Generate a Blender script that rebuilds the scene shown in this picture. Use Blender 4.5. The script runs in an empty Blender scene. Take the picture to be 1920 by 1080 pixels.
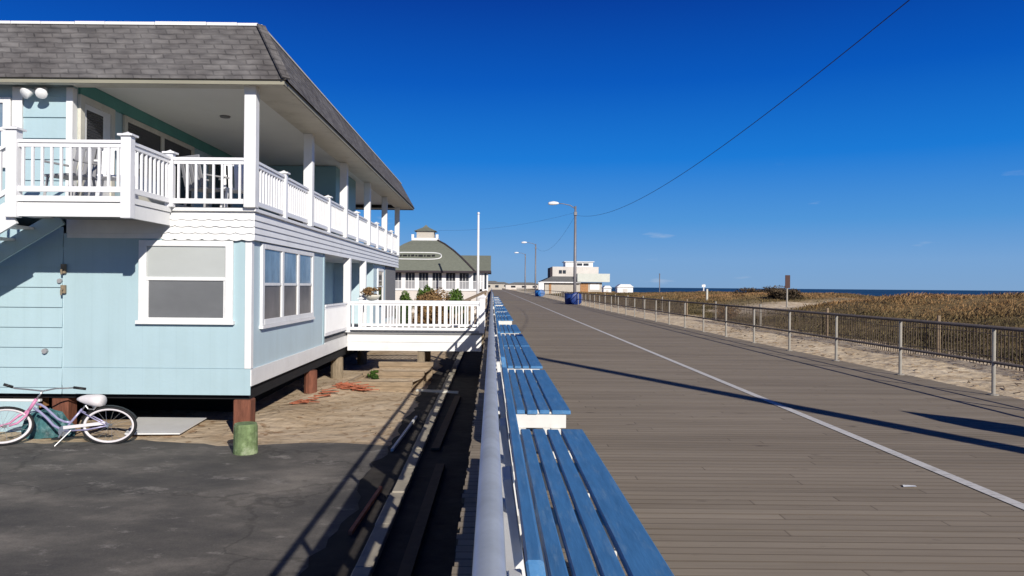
import bpy, math, random
import numpy as np
from mathutils import Vector, Matrix, Euler

random.seed(7)
RNG = np.random.default_rng(11)
scene = bpy.context.scene
COL = scene.collection
CAM_H = 1.6
F = 1400.0
UX, VX = 922.0, 536.0
SUN_EL = math.radians(24.2)
SUN_AZ = math.radians(25.0)

# ------------------------------------------------------------------ helpers
def tag(o, label=None, cat=None, group=None, kind=None):
    if label: o['label'] = label
    if cat: o['category'] = cat
    if group: o['group'] = group
    if kind: o['kind'] = kind
    return o

def thing(name, label, cat, loc=(0, 0, 0), rz=0.0, group=None):
    o = bpy.data.objects.new(name, None)
    COL.objects.link(o)
    o.location = loc
    o.rotation_euler = (0, 0, rz)
    o.empty_display_size = 0.2
    return tag(o, label, cat, group)

def copy_tree(o, parent=None):
    c = o.copy()
    COL.objects.link(c)
    if parent is not None:
        c.parent = parent
    for ch in list(o.children):
        copy_tree(ch, c)
    return c

class MB:
    def __init__(self, org=(0, 0, 0)):
        self.v = []; self.f = []; self.o = Vector(org)
    def add(self, vs, fs):
        b = len(self.v)
        self.v += [tuple(Vector(p) - self.o) for p in vs]
        self.f += [tuple(i + b for i in f) for f in fs]
        return self
    def box(self, x0, x1, y0, y1, z0, z1):
        vs = [(x0,y0,z0),(x1,y0,z0),(x1,y1,z0),(x0,y1,z0),(x0,y0,z1),(x1,y0,z1),(x1,y1,z1),(x0,y1,z1)]
        return self.add(vs, [(0,3,2,1),(4,5,6,7),(0,1,5,4),(1,2,6,5),(2,3,7,6),(3,0,4,7)])
    def bar(self, a, b, w, h, up=(0, 0, 1)):
        a = Vector(a); b = Vector(b); d = (b - a).normalized(); up = Vector(up)
        s = d.cross(up)
        if s.length < 1e-5: s = d.cross(Vector((0, 1, 0)))
        s.normalize(); u = s.cross(d).normalized()
        s *= w / 2; u *= h / 2
        vs = [a-s-u, a+s-u, a+s+u, a-s+u, b-s-u, b+s-u, b+s+u, b-s+u]
        return self.add(vs, [(3,2,1,0),(4,5,6,7),(0,1,5,4),(1,2,6,5),(2,3,7,6),(3,0,4,7)])
    def tube(self, pts, r, n=8, closed=False, caps=True):
        pts = [Vector(p) for p in pts]; m = len(pts)
        rs = r if isinstance(r, (list, tuple)) else [r] * m
        vs = []; prev = None
        for i, p in enumerate(pts):
            if closed: d = (pts[(i+1) % m] - pts[i-1]).normalized()
            else: d = (pts[min(i+1, m-1)] - pts[max(i-1, 0)]).normalized()
            if prev is None:
                ref = Vector((0, 0, 1)) if abs(d.z) < 0.9 else Vector((1, 0, 0))
                s = d.cross(ref).normalized()
            else:
                s = prev - d * prev.dot(d)
                s = s.normalized() if s.length > 1e-6 else d.orthogonal().normalized()
            prev = s; t = d.cross(s)
            for k in range(n):
                a = 2 * math.pi * k / n
                vs.append(p + (s * math.cos(a) + t * math.sin(a)) * rs[i])
        fs = []
        for i in range(m if closed else m - 1):
            j = (i + 1) % m
            for k in range(n):
                l = (k + 1) % n
                fs.append((i*n+k, i*n+l, j*n+l, j*n+k))
        if caps and not closed:
            fs.append(tuple(range(n))[::-1]); fs.append(tuple((m-1)*n + k for k in range(n)))
        return self.add(vs, fs)
    def lathe(self, prof, c=(0, 0, 0), n=20, sx=1.0, sy=1.0):
        vs = []; fs = []
        for r, z in prof:
            for k in range(n):
                a = 2 * math.pi * k / n
                vs.append((c[0] + r*sx*math.cos(a), c[1] + r*sy*math.sin(a), c[2] + z))
        for i in range(len(prof) - 1):
            for k in range(n):
                l = (k + 1) % n
                fs.append((i*n+k, i*n+l, (i+1)*n+l, (i+1)*n+k))
        fs.append(tuple(range(n))[::-1]); fs.append(tuple((len(prof)-1)*n + k for k in range(n)))
        return self.add(vs, fs)
    def prism(self, poly, axis, a, b):
        """poly in the two other axes, extruded along axis from a to b"""
        def P(q, t):
            if axis == 'x': return (t, q[0], q[1])
            if axis == 'y': return (q[0], t, q[1])
            return (q[0], q[1], t)
        n = len(poly)
        vs = [P(q, a) for q in poly] + [P(q, b) for q in poly]
        fs = [tuple(range(n))[::-1], tuple(range(n, 2*n))]
        fs += [(i, (i+1) % n, n + (i+1) % n, n + i) for i in range(n)]
        return self.add(vs, fs)
    def build(self, name, mat, parent=None, smooth=False, bevel=0.0, label=None):
        me = bpy.data.meshes.new(name)
        me.from_pydata(self.v, [], self.f)
        me.validate(); me.update()
        import bmesh
        bm = bmesh.new(); bm.from_mesh(me)
        bmesh.ops.recalc_face_normals(bm, faces=bm.faces)
        if bevel > 0:
            bmesh.ops.bevel(bm, geom=list(bm.edges), offset=bevel, segments=1, affect='EDGES', clamp_overlap=True)
        bm.to_mesh(me); bm.free()
        if smooth:
            me.polygons.foreach_set('use_smooth', [True] * len(me.polygons))
        me.materials.append(mat)
        o = bpy.data.objects.new(name, me)
        COL.objects.link(o)
        if parent is not None: o.parent = parent
        if label: o['label'] = label
        return o

def np_mesh(name, verts, faces, mat, cols=None, smooth=False):
    """verts (n,3), faces (m,k) arrays; cols (n,) float attribute 'tone'"""
    me = bpy.data.meshes.new(name)
    n, m, k = len(verts), len(faces), faces.shape[1]
    me.vertices.add(n); me.vertices.foreach_set('co', verts.astype(np.float32).ravel())
    me.loops.add(m * k); me.loops.foreach_set('vertex_index', faces.astype(np.int32).ravel())
    me.polygons.add(m)
    me.polygons.foreach_set('loop_start', np.arange(0, m * k, k, dtype=np.int32))
    me.update(calc_edges=True); me.validate()
    if cols is not None:
        at = me.attributes.new('tone', 'FLOAT', 'POINT')
        at.data.foreach_set('value', cols.astype(np.float32))
    if smooth: me.polygons.foreach_set('use_smooth', np.ones(len(me.polygons), bool))
    me.materials.append(mat)
    o = bpy.data.objects.new(name, me)
    COL.objects.link(o)
    return o

def at(u, v, Y):
    """photo pixel at depth Y -> world point (design-time measure)"""
    return Vector(((u - UX) * Y / F, Y, CAM_H + (VX - v) * Y / F))

# ------------------------------------------------------------------ materials
def lin(c):
    return tuple(((x / 255) / 12.92 if x / 255 <= 0.04045 else ((x / 255 + 0.055) / 1.055) ** 2.4) for x in c)

class NT:
    def __init__(self, m):
        self.t = m.node_tree; self.n = self.t.nodes; self.l = self.t.links
    def new(self, kind, **kw):
        x = self.n.new(kind)
        for k, v in kw.items(): setattr(x, k, v)
        return x
    def link(self, a, b): self.l.new(a, b)

def base_mat(name):
    m = bpy.data.materials.new(name); m.use_nodes = True
    nt = NT(m); b = nt.n['Principled BSDF']
    return m, nt, b

def mat(name, col, rough=0.7, var=0.12, scale=3.0, metal=0.0, bump=0.0, bscale=40.0, spec=0.3, dirt_sheen=None, stretch=(1, 1, 1), dscale=1.2, damt=0.5):
    """Principled with two-octave tone variation, optional dirt colour in blotches and bump"""
    m, nt, b = base_mat(name)
    tc = nt.new('ShaderNodeTexCoord'); mp = nt.new('ShaderNodeMapping')
    mp.inputs['Scale'].default_value = stretch
    nt.link(tc.outputs['Object'], mp.inputs['Vector'])
    nz = nt.new('ShaderNodeTexNoise'); nz.inputs['Scale'].default_value = scale; nz.inputs['Detail'].default_value = 6; nz.inputs['Roughness'].default_value = 0.65
    nt.link(mp.outputs[0], nz.inputs['Vector'])
    rp = nt.new('ShaderNodeValToRGB')
    lo = tuple(max(0, c * (1 - var)) for c in col) + (1,); hi = tuple(min(1, c * (1 + var)) for c in col) + (1,)
    rp.color_ramp.elements[0].position = 0.3; rp.color_ramp.elements[1].position = 0.7
    rp.color_ramp.elements[0].color = lo; rp.color_ramp.elements[1].color = hi
    nt.link(nz.outputs['Fac'], rp.inputs['Fac'])
    out = rp.outputs['Color']
    if dirt_sheen is not None:
        n2 = nt.new('ShaderNodeTexNoise'); n2.inputs['Scale'].default_value = dscale; n2.inputs['Detail'].default_value = 8; n2.inputs['Roughness'].default_value = 0.7
        nt.link(mp.outputs[0], n2.inputs['Vector'])
        r2 = nt.new('ShaderNodeValToRGB'); r2.color_ramp.elements[0].position = 0.52; r2.color_ramp.elements[1].position = 0.75
        r2.color_ramp.elements[1].color = (damt, damt, damt, 1)
        nt.link(n2.outputs['Fac'], r2.inputs['Fac'])
        mx = nt.new('ShaderNodeMixRGB'); mx.inputs[2].default_value = tuple(dirt_sheen) + (1,)
        nt.link(r2.outputs['Color'], mx.inputs[0]); nt.link(out, mx.inputs[1]); out = mx.outputs[0]
    nt.link(out, b.inputs['Base Color'])
    b.inputs['Roughness'].default_value = rough; b.inputs['Metallic'].default_value = metal
    b.inputs['Specular IOR Level'].default_value = spec
    if bump > 0:
        n3 = nt.new('ShaderNodeTexNoise'); n3.inputs['Scale'].default_value = bscale; n3.inputs['Detail'].default_value = 4
        nt.link(mp.outputs[0], n3.inputs['Vector'])
        bp = nt.new('ShaderNodeBump'); bp.inputs['Strength'].default_value = bump; bp.inputs['Distance'].default_value = 0.02
        nt.link(n3.outputs['Fac'], bp.inputs['Height']); nt.link(bp.outputs[0], b.inputs['Normal'])
    return m

def glass_mat(name, col, rough=0.08, spec=0.6, stripes=0.0, col2=None):
    m, nt, b = base_mat(name)
    b.inputs['Base Color'].default_value = tuple(col) + (1,)
    b.inputs['Roughness'].default_value = rough
    b.inputs['Specular IOR Level'].default_value = spec
    if stripes:
        tc = nt.new('ShaderNodeTexCoord'); w = nt.new('ShaderNodeTexWave'); w.bands_direction = 'Z'
        w.inputs['Scale'].default_value = stripes; w.inputs['Distortion'].default_value = 0.3
        nt.link(tc.outputs['Object'], w.inputs['Vector'])
        mx = nt.new('ShaderNodeMixRGB'); mx.inputs[1].default_value = tuple(col) + (1,); mx.inputs[2].default_value = tuple(col2) + (1,)
        nt.link(w.outputs['Fac'], mx.inputs[0]); nt.link(mx.outputs[0], b.inputs['Base Color'])
    return m

M = {}
M['white'] = mat('white_paint', (0.80, 0.80, 0.79), 0.5, 0.05, 2.5, dirt_sheen=(0.55, 0.55, 0.52), dscale=1.8, damt=0.35)
M['white_rail'] = mat('white_vinyl', (0.82, 0.82, 0.83), 0.4, 0.03, 3)
M['cream'] = mat('cream_trim', (0.62, 0.60, 0.52), 0.6, 0.08, 2.0, dirt_sheen=(0.35, 0.32, 0.24), dscale=2.2, damt=0.5)
M['fascia'] = mat('weathered_fascia', (0.30, 0.285, 0.22), 0.7, 0.15, 2.0, stretch=(0.4, 0.4, 3), dirt_sheen=(0.2, 0.17, 0.12), dscale=2)
M['blue'] = mat('pale_blue_siding', (0.40, 0.54, 0.585), 0.65, 0.05, 0.9, bump=0.08, bscale=25, dirt_sheen=(0.37, 0.49, 0.53), dscale=0.9, damt=0.6)
def groove(m):
    nt = NT(m); b = nt.n['Principled BSDF']; tc = nt.new('ShaderNodeTexCoord'); sp = nt.new('ShaderNodeSeparateXYZ'); nt.link(tc.outputs['Object'], sp.inputs[0])
    ad = nt.new('ShaderNodeMath', operation='ADD'); nt.link(sp.outputs['X'], ad.inputs[0]); nt.link(sp.outputs['Y'], ad.inputs[1])
    dv = nt.new('ShaderNodeMath', operation='DIVIDE'); dv.inputs[1].default_value = 0.29; nt.link(ad.outputs[0], dv.inputs[0])
    fr = nt.new('ShaderNodeMath', operation='FRACT'); nt.link(dv.outputs[0], fr.inputs[0])
    rp = nt.new('ShaderNodeValToRGB'); e = rp.color_ramp.elements; e[0].position = 0.0; e[0].color = (0.93, 0.94, 0.945, 1); e[1].position = 0.05; e[1].color = (1, 1, 1, 1); nt.link(fr.outputs[0], rp.inputs['Fac'])
    mp = nt.new('ShaderNodeMapping'); mp.inputs['Scale'].default_value = (5, 5, 0.35); nt.link(tc.outputs['Object'], mp.inputs['Vector'])
    nz = nt.new('ShaderNodeTexNoise'); nz.inputs['Scale'].default_value = 1.0; nz.inputs['Detail'].default_value = 7; nt.link(mp.outputs[0], nz.inputs['Vector'])
    r2 = nt.new('ShaderNodeValToRGB'); r2.color_ramp.elements[0].position = 0.3; r2.color_ramp.elements[0].color = (0.955, 0.955, 0.945, 1); r2.color_ramp.elements[1].position = 0.6; nt.link(nz.outputs['Fac'], r2.inputs['Fac'])
    m1 = nt.new('ShaderNodeMixRGB', blend_type='MULTIPLY'); m1.inputs[0].default_value = 1; nt.link(rp.outputs['Color'], m1.inputs[1]); nt.link(r2.outputs['Color'], m1.inputs[2])
    src = b.inputs['Base Color'].links[0].from_socket
    m2 = nt.new('ShaderNodeMixRGB', blend_type='MULTIPLY'); m2.inputs[0].default_value = 1; nt.link(src, m2.inputs[1]); nt.link(m1.outputs[0], m2.inputs[2]); nt.link(m2.outputs[0], b.inputs['Base Color'])
groove(M['blue'])
M['bluelit'] = mat('pale_blue_siding_lit', (0.53, 0.66, 0.71), 0.65, 0.05, 0.9, bump=0.08, bscale=25, dirt_sheen=(0.49, 0.61, 0.65), dscale=0.9, damt=0.6)  # same siding paint, lightened to mimic stronger light on the side wall
groove(M['bluelit'])
M['teal'] = mat('teal_trim', (0.10, 0.30, 0.27), 0.6, 0.1, 2)
M['tealwall'] = mat('porch_wall_paint', (0.30, 0.50, 0.55), 0.65, 0.06, 1.0)
M['ceil'] = mat('porch_ceiling_paint', (0.86, 0.86, 0.81), 0.7, 0.03, 1.0)
M['greywall'] = mat('grey_screen_panel', (0.22, 0.22, 0.22), 0.8, 0.12, 8, stretch=(1, 1, 4))
M['pile'] = mat('red_brown_pile', (0.17, 0.065, 0.04), 0.85, 0.35, 6, bump=0.4, bscale=20, stretch=(3, 3, 0.6))
M['pile2'] = mat('weathered_pile', (0.24, 0.19, 0.13), 0.85, 0.3, 6, bump=0.4, bscale=20, stretch=(3, 3, 0.6))
M['dark'] = mat('crawlspace_shade', (0.012, 0.012, 0.014), 0.95, 0.2, 3)  # near-black colour stands in for the shade under the house
M['black'] = mat('black_plastic', (0.02, 0.02, 0.022), 0.5, 0.1, 5)
M['shade'] = mat('pane_with_blind', (0.45, 0.47, 0.455), 0.25, 0.06, 1.3, spec=0.3, stretch=(0.6, 1, 1.5))
M['screen'] = mat('pane_with_screen', (0.15, 0.155, 0.16), 0.4, 0.14, 1.2, spec=0.3, stretch=(0.6, 1, 1.2))
M['pane'] = glass_mat('dark_pane', (0.02, 0.022, 0.03), 0.05, 0.6, stripes=6.0, col2=(0.05, 0.05, 0.055))
M['skypane'] = mat('painted_reflection_pane', (0.17, 0.24, 0.31), 0.08, 0.55, 1.6, spec=0.8, dirt_sheen=(0.42, 0.46, 0.47), dscale=1.1, damt=0.8, stretch=(1, 1, 0.6))  # sky reflection put into the pane colour, blue with pale blotches
M['lowpane'] = mat('screened_pane', (0.12, 0.105, 0.10), 0.35, 0.4, 2.2, spec=0.3, stretch=(1, 1, 0.5))
M['galv'] = mat('galvanised_pipe', (0.36, 0.41, 0.50), 0.42, 0.12, 6, metal=0.55, dirt_sheen=(0.30, 0.31, 0.33), dscale=5, damt=0.4)
M['railpost'] = mat('grey_beige_post', (0.33, 0.31, 0.27), 0.6, 0.15, 5, dirt_sheen=(0.2, 0.15, 0.11), dscale=4)
M['raildark'] = mat('brown_grey_rail', (0.10, 0.085, 0.085), 0.6, 0.2, 4)
M['benchblue'] = mat('worn_blue_paint', (0.062, 0.195, 0.40), 0.5, 0.18, 5, stretch=(4, 0.5, 4), bump=0.12, bscale=14, dirt_sheen=(0.19, 0.31, 0.45), dscale=8, damt=0.85, spec=0.4)
M['benchwhite'] = mat('bench_white_paint', (0.72, 0.71, 0.67), 0.6, 0.07, 4, dirt_sheen=(0.5, 0.47, 0.40), dscale=3, damt=0.5)
M['concrete'] = mat('concrete', (0.35, 0.34, 0.31), 0.9, 0.15, 4)
M['lamp'] = mat('grey_lamp_pole', (0.22, 0.21, 0.22), 0.55, 0.12, 3, metal=0.3)
M['lamphead'] = mat('pale_lamp_head', (0.75, 0.76, 0.77), 0.4, 0.05, 3)
M['cable'] = mat('black_cable', (0.03, 0.055, 0.14), 0.7, 0.1, 3)
M['bin'] = mat('dark_blue_plastic', (0.010, 0.035, 0.17), 0.45, 0.12, 3)
M['bin2'] = mat('bright_blue_plastic', (0.02, 0.14, 0.42), 0.45, 0.12, 3)
M['timber'] = mat('weathered_timber', (0.28, 0.21, 0.14), 0.85, 0.3, 5, bump=0.35, bscale=18, stretch=(0.6, 3, 3))
M['greenpaint'] = mat('peeling_green_paint', (0.16, 0.22, 0.10), 0.9, 0.45, 9, bump=0.5, bscale=15, dirt_sheen=(0.45, 0.47, 0.36), dscale=4.2, damt=1.0)
M['pink'] = mat('pink_bike_paint', (0.62, 0.25, 0.42), 0.35, 0.08, 5)
M['lavender'] = mat('lavender_bike_paint', (0.36, 0.34, 0.52), 0.3, 0.08, 5, metal=0.2)
M['tyre'] = mat('black_tyre', (0.02, 0.02, 0.022), 0.8, 0.1, 8)
M['whitewall'] = mat('white_wall_tyre', (0.74, 0.70, 0.71), 0.6, 0.05, 5)
M['chrome'] = mat('dull_chrome', (0.55, 0.55, 0.55), 0.3, 0.1, 5, metal=0.8)
M['tarp'] = mat('turquoise_tarp', (0.04, 0.12, 0.13), 0.7, 0.6, 8, dirt_sheen=(0.36, 0.44, 0.44), dscale=7)
M['netting'] = mat('orange_red_netting', (0.40, 0.13, 0.07), 0.8, 0.3, 6)
M['orange'] = mat('orange_wood', (0.38, 0.20, 0.09), 0.8, 0.25, 4)
M['greenroof'] = mat('green_shingle_roof', (0.165, 0.175, 0.14), 0.9, 0.18, 4, bump=0.3, bscale=6, stretch=(1, 1, 6))
M['darkedge'] = mat('dark_eave', (0.05, 0.04, 0.045), 0.8, 0.1, 3)
M['beige'] = mat('beige_stucco', (0.48, 0.44, 0.38), 0.8, 0.1, 0.6)
M['offwhite'] = mat('off_white_stucco', (0.62, 0.58, 0.53), 0.8, 0.08, 0.6)
M['greyroof'] = mat('grey_flat_roof', (0.13, 0.13, 0.13), 0.85, 0.15, 2)
M['palegreen'] = mat('pale_green_panel', (0.60, 0.62, 0.56), 0.7, 0.06, 1)
M['brownsign'] = mat('brown_sign', (0.07, 0.035, 0.03), 0.7, 0.1, 3)
M['slat'] = mat('grey_brown_slat', (0.12, 0.092, 0.070), 0.9, 0.4, 5, stretch=(1, 6, 0.4))
M['netgrey'] = mat('grey_plastic_furniture', (0.30, 0.30, 0.31), 0.5, 0.08, 3)
M['terracotta'] = mat('brown_basket', (0.35, 0.22, 0.11), 0.8, 0.2, 8)
M['stem'] = mat('brown_bark', (0.10, 0.07, 0.045), 0.9, 0.2, 8)

def shingle_mat():
    m, nt, b = base_mat('grey_asphalt_shingles')
    tc = nt.new('ShaderNodeTexCoord'); sp = nt.new('ShaderNodeSeparateXYZ')
    nt.link(tc.outputs['Object'], sp.inputs[0])
    ad = nt.new('ShaderNodeMath', operation='ADD'); nt.link(sp.outputs['X'], ad.inputs[0]); nt.link(sp.outputs['Y'], ad.inputs[1])
    cb = nt.new('ShaderNodeCombineXYZ'); nt.link(ad.outputs[0], cb.inputs['X']); nt.link(sp.outputs['Z'], cb.inputs['Y'])
    nz = nt.new('ShaderNodeTexNoise'); nz.inputs['Scale'].default_value = 3.0; nt.link(tc.outputs['Object'], nz.inputs['Vector'])
    va = nt.new('ShaderNodeVectorMath', operation='SCALE'); va.inputs['Scale'].default_value = 0.06; nt.link(nz.outputs['Color'], va.inputs[0])
    vs = nt.new('ShaderNodeVectorMath', operation='ADD'); nt.link(cb.outputs[0], vs.inputs[0]); nt.link(va.outputs[0], vs.inputs[1])
    br = nt.new('ShaderNodeTexBrick')
    br.inputs['Scale'].default_value = 1.0; br.inputs['Brick Width'].default_value = 0.30; br.inputs['Row Height'].default_value = 0.098
    br.inputs['Mortar Size'].default_value = 0.014; br.inputs['Mortar Smooth'].default_value = 0.4; br.inputs['Bias'].default_value = -0.1
    br.inputs['Color1'].default_value = (0.115, 0.11, 0.112, 1); br.inputs['Color2'].default_value = (0.195, 0.187, 0.185, 1); br.inputs['Mortar'].default_value = (0.07, 0.068, 0.07, 1)
    nt.link(vs.outputs[0], br.inputs['Vector'])
    n2 = nt.new('ShaderNodeTexNoise'); n2.inputs['Scale'].default_value = 1.3; n2.inputs['Detail'].default_value = 7; nt.link(tc.outputs['Object'], n2.inputs['Vector'])
    r2 = nt.new('ShaderNodeValToRGB'); r2.color_ramp.elements[0].position = 0.3; r2.color_ramp.elements[1].position = 0.75
    r2.color_ramp.elements[0].color = (0.72, 0.70, 0.70, 1); r2.color_ramp.elements[1].color = (1.2, 1.2, 1.2, 1)
    nt.link(n2.outputs['Fac'], r2.inputs['Fac'])
    mp5 = nt.new('ShaderNodeMapping'); mp5.inputs['Scale'].default_value = (3.2, 10.5, 1); nt.link(cb.outputs[0], mp5.inputs['Vector'])
    n5 = nt.new('ShaderNodeTexNoise'); n5.inputs['Scale'].default_value = 1.0; n5.inputs['Detail'].default_value = 5; nt.link(mp5.outputs[0], n5.inputs['Vector'])
    r5 = nt.new('ShaderNodeValToRGB'); r5.color_ramp.elements[0].position = 0.33; r5.color_ramp.elements[1].position = 0.68
    r5.color_ramp.elements[0].color = (0.065, 0.062, 0.064, 1); r5.color_ramp.elements[1].color = (0.215, 0.205, 0.20, 1); nt.link(n5.outputs['Fac'], r5.inputs['Fac'])
    m5 = nt.new('ShaderNodeMixRGB'); m5.inputs[0].default_value = 0.5; nt.link(br.outputs['Color'], m5.inputs[1]); nt.link(r5.outputs['Color'], m5.inputs[2])
    mx = nt.new('ShaderNodeMixRGB', blend_type='MULTIPLY'); mx.inputs[0].default_value = 1
    nt.link(m5.outputs[0], mx.inputs[1]); nt.link(r2.outputs['Color'], mx.inputs[2]); nt.link(mx.outputs[0], b.inputs['Base Color'])
    bp = nt.new('ShaderNodeBump'); bp.inputs['Strength'].default_value = 0.6; bp.inputs['Distance'].default_value = 0.015; bp.invert = True
    nt.link(br.outputs['Fac'], bp.inputs['Height']); nt.link(bp.outputs[0], b.inputs['Normal'])
    b.inputs['Roughness'].default_value = 0.9; b.inputs['Specular IOR Level'].default_value = 0.2
    return m
M['shingle'] = shingle_mat()

def deck_mat():
    m, nt, b = base_mat('weathered_boardwalk_planks')
    tc = nt.new('ShaderNodeTexCoord'); sp = nt.new('ShaderNodeSeparateXYZ'); nt.link(tc.outputs['Object'], sp.inputs[0])
    dv = nt.new('ShaderNodeMath', operation='DIVIDE'); dv.inputs[1].default_value = 0.115; nt.link(sp.outputs['Y'], dv.inputs[0])
    fl = nt.new('ShaderNodeMath', operation='FLOOR'); nt.link(dv.outputs[0], fl.inputs[0])
    # board ends: half of the boards are laid in pieces, so the tone also steps along X
    wn0 = nt.new('ShaderNodeTexWhiteNoise', noise_dimensions='1D'); nt.link(fl.outputs[0], wn0.inputs['W'])
    xo = nt.new('ShaderNodeMath', operation='MULTIPLY_ADD'); xo.inputs[1].default_value = 4.0; nt.link(wn0.outputs['Value'], xo.inputs[0]); nt.link(sp.outputs['X'], xo.inputs[2])
    xd = nt.new('ShaderNodeMath', operation='DIVIDE'); xd.inputs[1].default_value = 4.2; nt.link(xo.outputs[0], xd.inputs[0])
    xf = nt.new('ShaderNodeMath', operation='FLOOR'); nt.link(xd.outputs[0], xf.inputs[0])
    cb = nt.new('ShaderNodeCombineXYZ'); nt.link(fl.outputs[0], cb.inputs['X']); nt.link(xf.outputs[0], cb.inputs['Y'])
    wn = nt.new('ShaderNodeTexWhiteNoise', noise_dimensions='2D'); nt.link(cb.outputs[0], wn.inputs['Vector'])
    mp = nt.new('ShaderNodeMapping'); mp.inputs['Scale'].default_value = (0.7, 14.0, 1.0); nt.link(tc.outputs['Object'], mp.inputs['Vector'])
    nz = nt.new('ShaderNodeTexNoise'); nz.inputs['Scale'].default_value = 2.0; nz.inputs['Detail'].default_value = 7; nz.inputs['Roughness'].default_value = 0.7
    nt.link(mp.outputs[0], nz.inputs['Vector'])
    n2 = nt.new('ShaderNodeTexNoise'); n2.inputs['Scale'].default_value = 1.0; n2.inputs['Detail'].default_value = 5; mpb = nt.new('ShaderNodeMapping'); mpb.inputs['Scale'].default_value = (0.14, 1.5, 1.0); nt.link(tc.outputs['Object'], mpb.inputs['Vector']); nt.link(mpb.outputs[0], n2.inputs['Vector'])
    a1 = nt.new('ShaderNodeMath', operation='MULTIPLY_ADD'); a1.inputs[1].default_value = 0.17; nt.link(wn.outputs['Value'], a1.inputs[0])
    a2 = nt.new('ShaderNodeMath', operation='MULTIPLY_ADD'); a2.inputs[1].default_value = 0.5; nt.link(nz.outputs['Fac'], a2.inputs[0])
    a3 = nt.new('ShaderNodeMath', operation='MULTIPLY'); a3.inputs[1].default_value = 0.60; nt.link(n2.outputs['Fac'], a3.inputs[0])
    nt.link(a3.outputs[0], a2.inputs[2]); nt.link(a2.outputs[0], a1.inputs[2])
    rp = nt.new('ShaderNodeValToRGB')
    e = rp.color_ramp.elements
    e[0].position = 0.32; e[0].color = (0.175, 0.144, 0.105, 1)
    e[1].position = 0.86; e[1].color = (0.355, 0.298, 0.228, 1)
    e2 = rp.color_ramp.elements.new(0.57); e2.color = (0.268, 0.223, 0.168, 1)
    nt.link(a1.outputs[0], rp.inputs['Fac'])
    # knots and stains
    n3 = nt.new('ShaderNodeTexNoise'); n3.inputs['Scale'].default_value = 4.5; n3.inputs['Detail'].default_value = 3
    mp3 = nt.new('ShaderNodeMapping'); mp3.inputs['Scale'].default_value = (0.6, 1.6, 1); nt.link(tc.outputs['Object'], mp3.inputs['Vector']); nt.link(mp3.outputs[0], n3.inputs['Vector'])
    r3 = nt.new('ShaderNodeValToRGB'); r3.color_ramp.elements[0].position = 0.24; r3.color_ramp.elements[1].position = 0.33
    r3.color_ramp.elements[0].color = (0.5, 0.48, 0.48, 1); r3.color_ramp.elements[1].color = (1, 1, 1, 1); nt.link(n3.outputs['Fac'], r3.inputs['Fac'])
    mx = nt.new('ShaderNodeMixRGB', blend_type='MULTIPLY'); mx.inputs[0].default_value = 1; nt.link(rp.outputs['Color'], mx.inputs[1]); nt.link(r3.outputs['Color'], mx.inputs[2])
    fq = nt.new('ShaderNodeMath', operation='FRACT'); nt.link(dv.outputs[0], fq.inputs[0])
    pp = nt.new('ShaderNodeMath', operation='PINGPONG'); pp.inputs[1].default_value = 0.5; nt.link(fq.outputs[0], pp.inputs[0])
    rj = nt.new('ShaderNodeValToRGB'); rj.color_ramp.elements[0].position = 0.03; rj.color_ramp.elements[1].position = 0.09; rj.color_ramp.elements[0].color = (0.5, 0.48, 0.46, 1); nt.link(pp.outputs[0], rj.inputs['Fac'])
    fx = nt.new('ShaderNodeMath', operation='FRACT'); nt.link(xd.outputs[0], fx.inputs[0])
    rb = nt.new('ShaderNodeValToRGB'); rb.color_ramp.elements[0].position = 0.001; rb.color_ramp.elements[1].position = 0.004; rb.color_ramp.elements[0].color = (0.45, 0.43, 0.42, 1); nt.link(fx.outputs[0], rb.inputs['Fac'])
    mj = nt.new('ShaderNodeMixRGB', blend_type='MULTIPLY'); mj.inputs[0].default_value = 1; nt.link(rj.outputs['Color'], mj.inputs[1]); nt.link(rb.outputs['Color'], mj.inputs[2])
    mk = nt.new('ShaderNodeMixRGB', blend_type='MULTIPLY'); mk.inputs[0].default_value = 1; nt.link(mx.outputs[0], mk.inputs[1]); nt.link(mj.outputs[0], mk.inputs[2])
    nt.link(mk.outputs[0], b.inputs['Base Color'])
    bp = nt.new('ShaderNodeBump'); bp.inputs['Strength'].default_value = 0.25; bp.inputs['Distance'].default_value = 0.01
    nt.link(nz.outputs['Fac'], bp.inputs['Height']); nt.link(bp.outputs[0], b.inputs['Normal'])
    b.inputs['Roughness'].default_value = 0.85; b.inputs['Specular IOR Level'].default_value = 0.2
    return m
M['deck'] = deck_mat()

def line_mat():
    m, nt, b = base_mat('worn_white_line_paint')
    tc = nt.new('ShaderNodeTexCoord'); mp = nt.new('ShaderNodeMapping'); mp.inputs['Scale'].default_value = (2, 9, 1); nt.link(tc.outputs['Object'], mp.inputs['Vector'])
    nz = nt.new('ShaderNodeTexNoise'); nz.inputs['Scale'].default_value = 3; nz.inputs['Detail'].default_value = 8; nz.inputs['Roughness'].default_value = 0.75; nt.link(mp.outputs[0], nz.inputs['Vector'])
    rp = nt.new('ShaderNodeValToRGB'); rp.color_ramp.elements[0].position = 0.33; rp.color_ramp.elements[1].position = 0.5
    rp.color_ramp.elements[0].color = (0.34, 0.32, 0.29, 1); rp.color_ramp.elements[1].color = (0.68, 0.66, 0.63, 1)
    nt.link(nz.outputs['Fac'], rp.inputs['Fac']); nt.link(rp.outputs['Color'], b.inputs['Base Color']); b.inputs['Roughness'].default_value = 0.8
    return m
M['line'] = line_mat()

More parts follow.
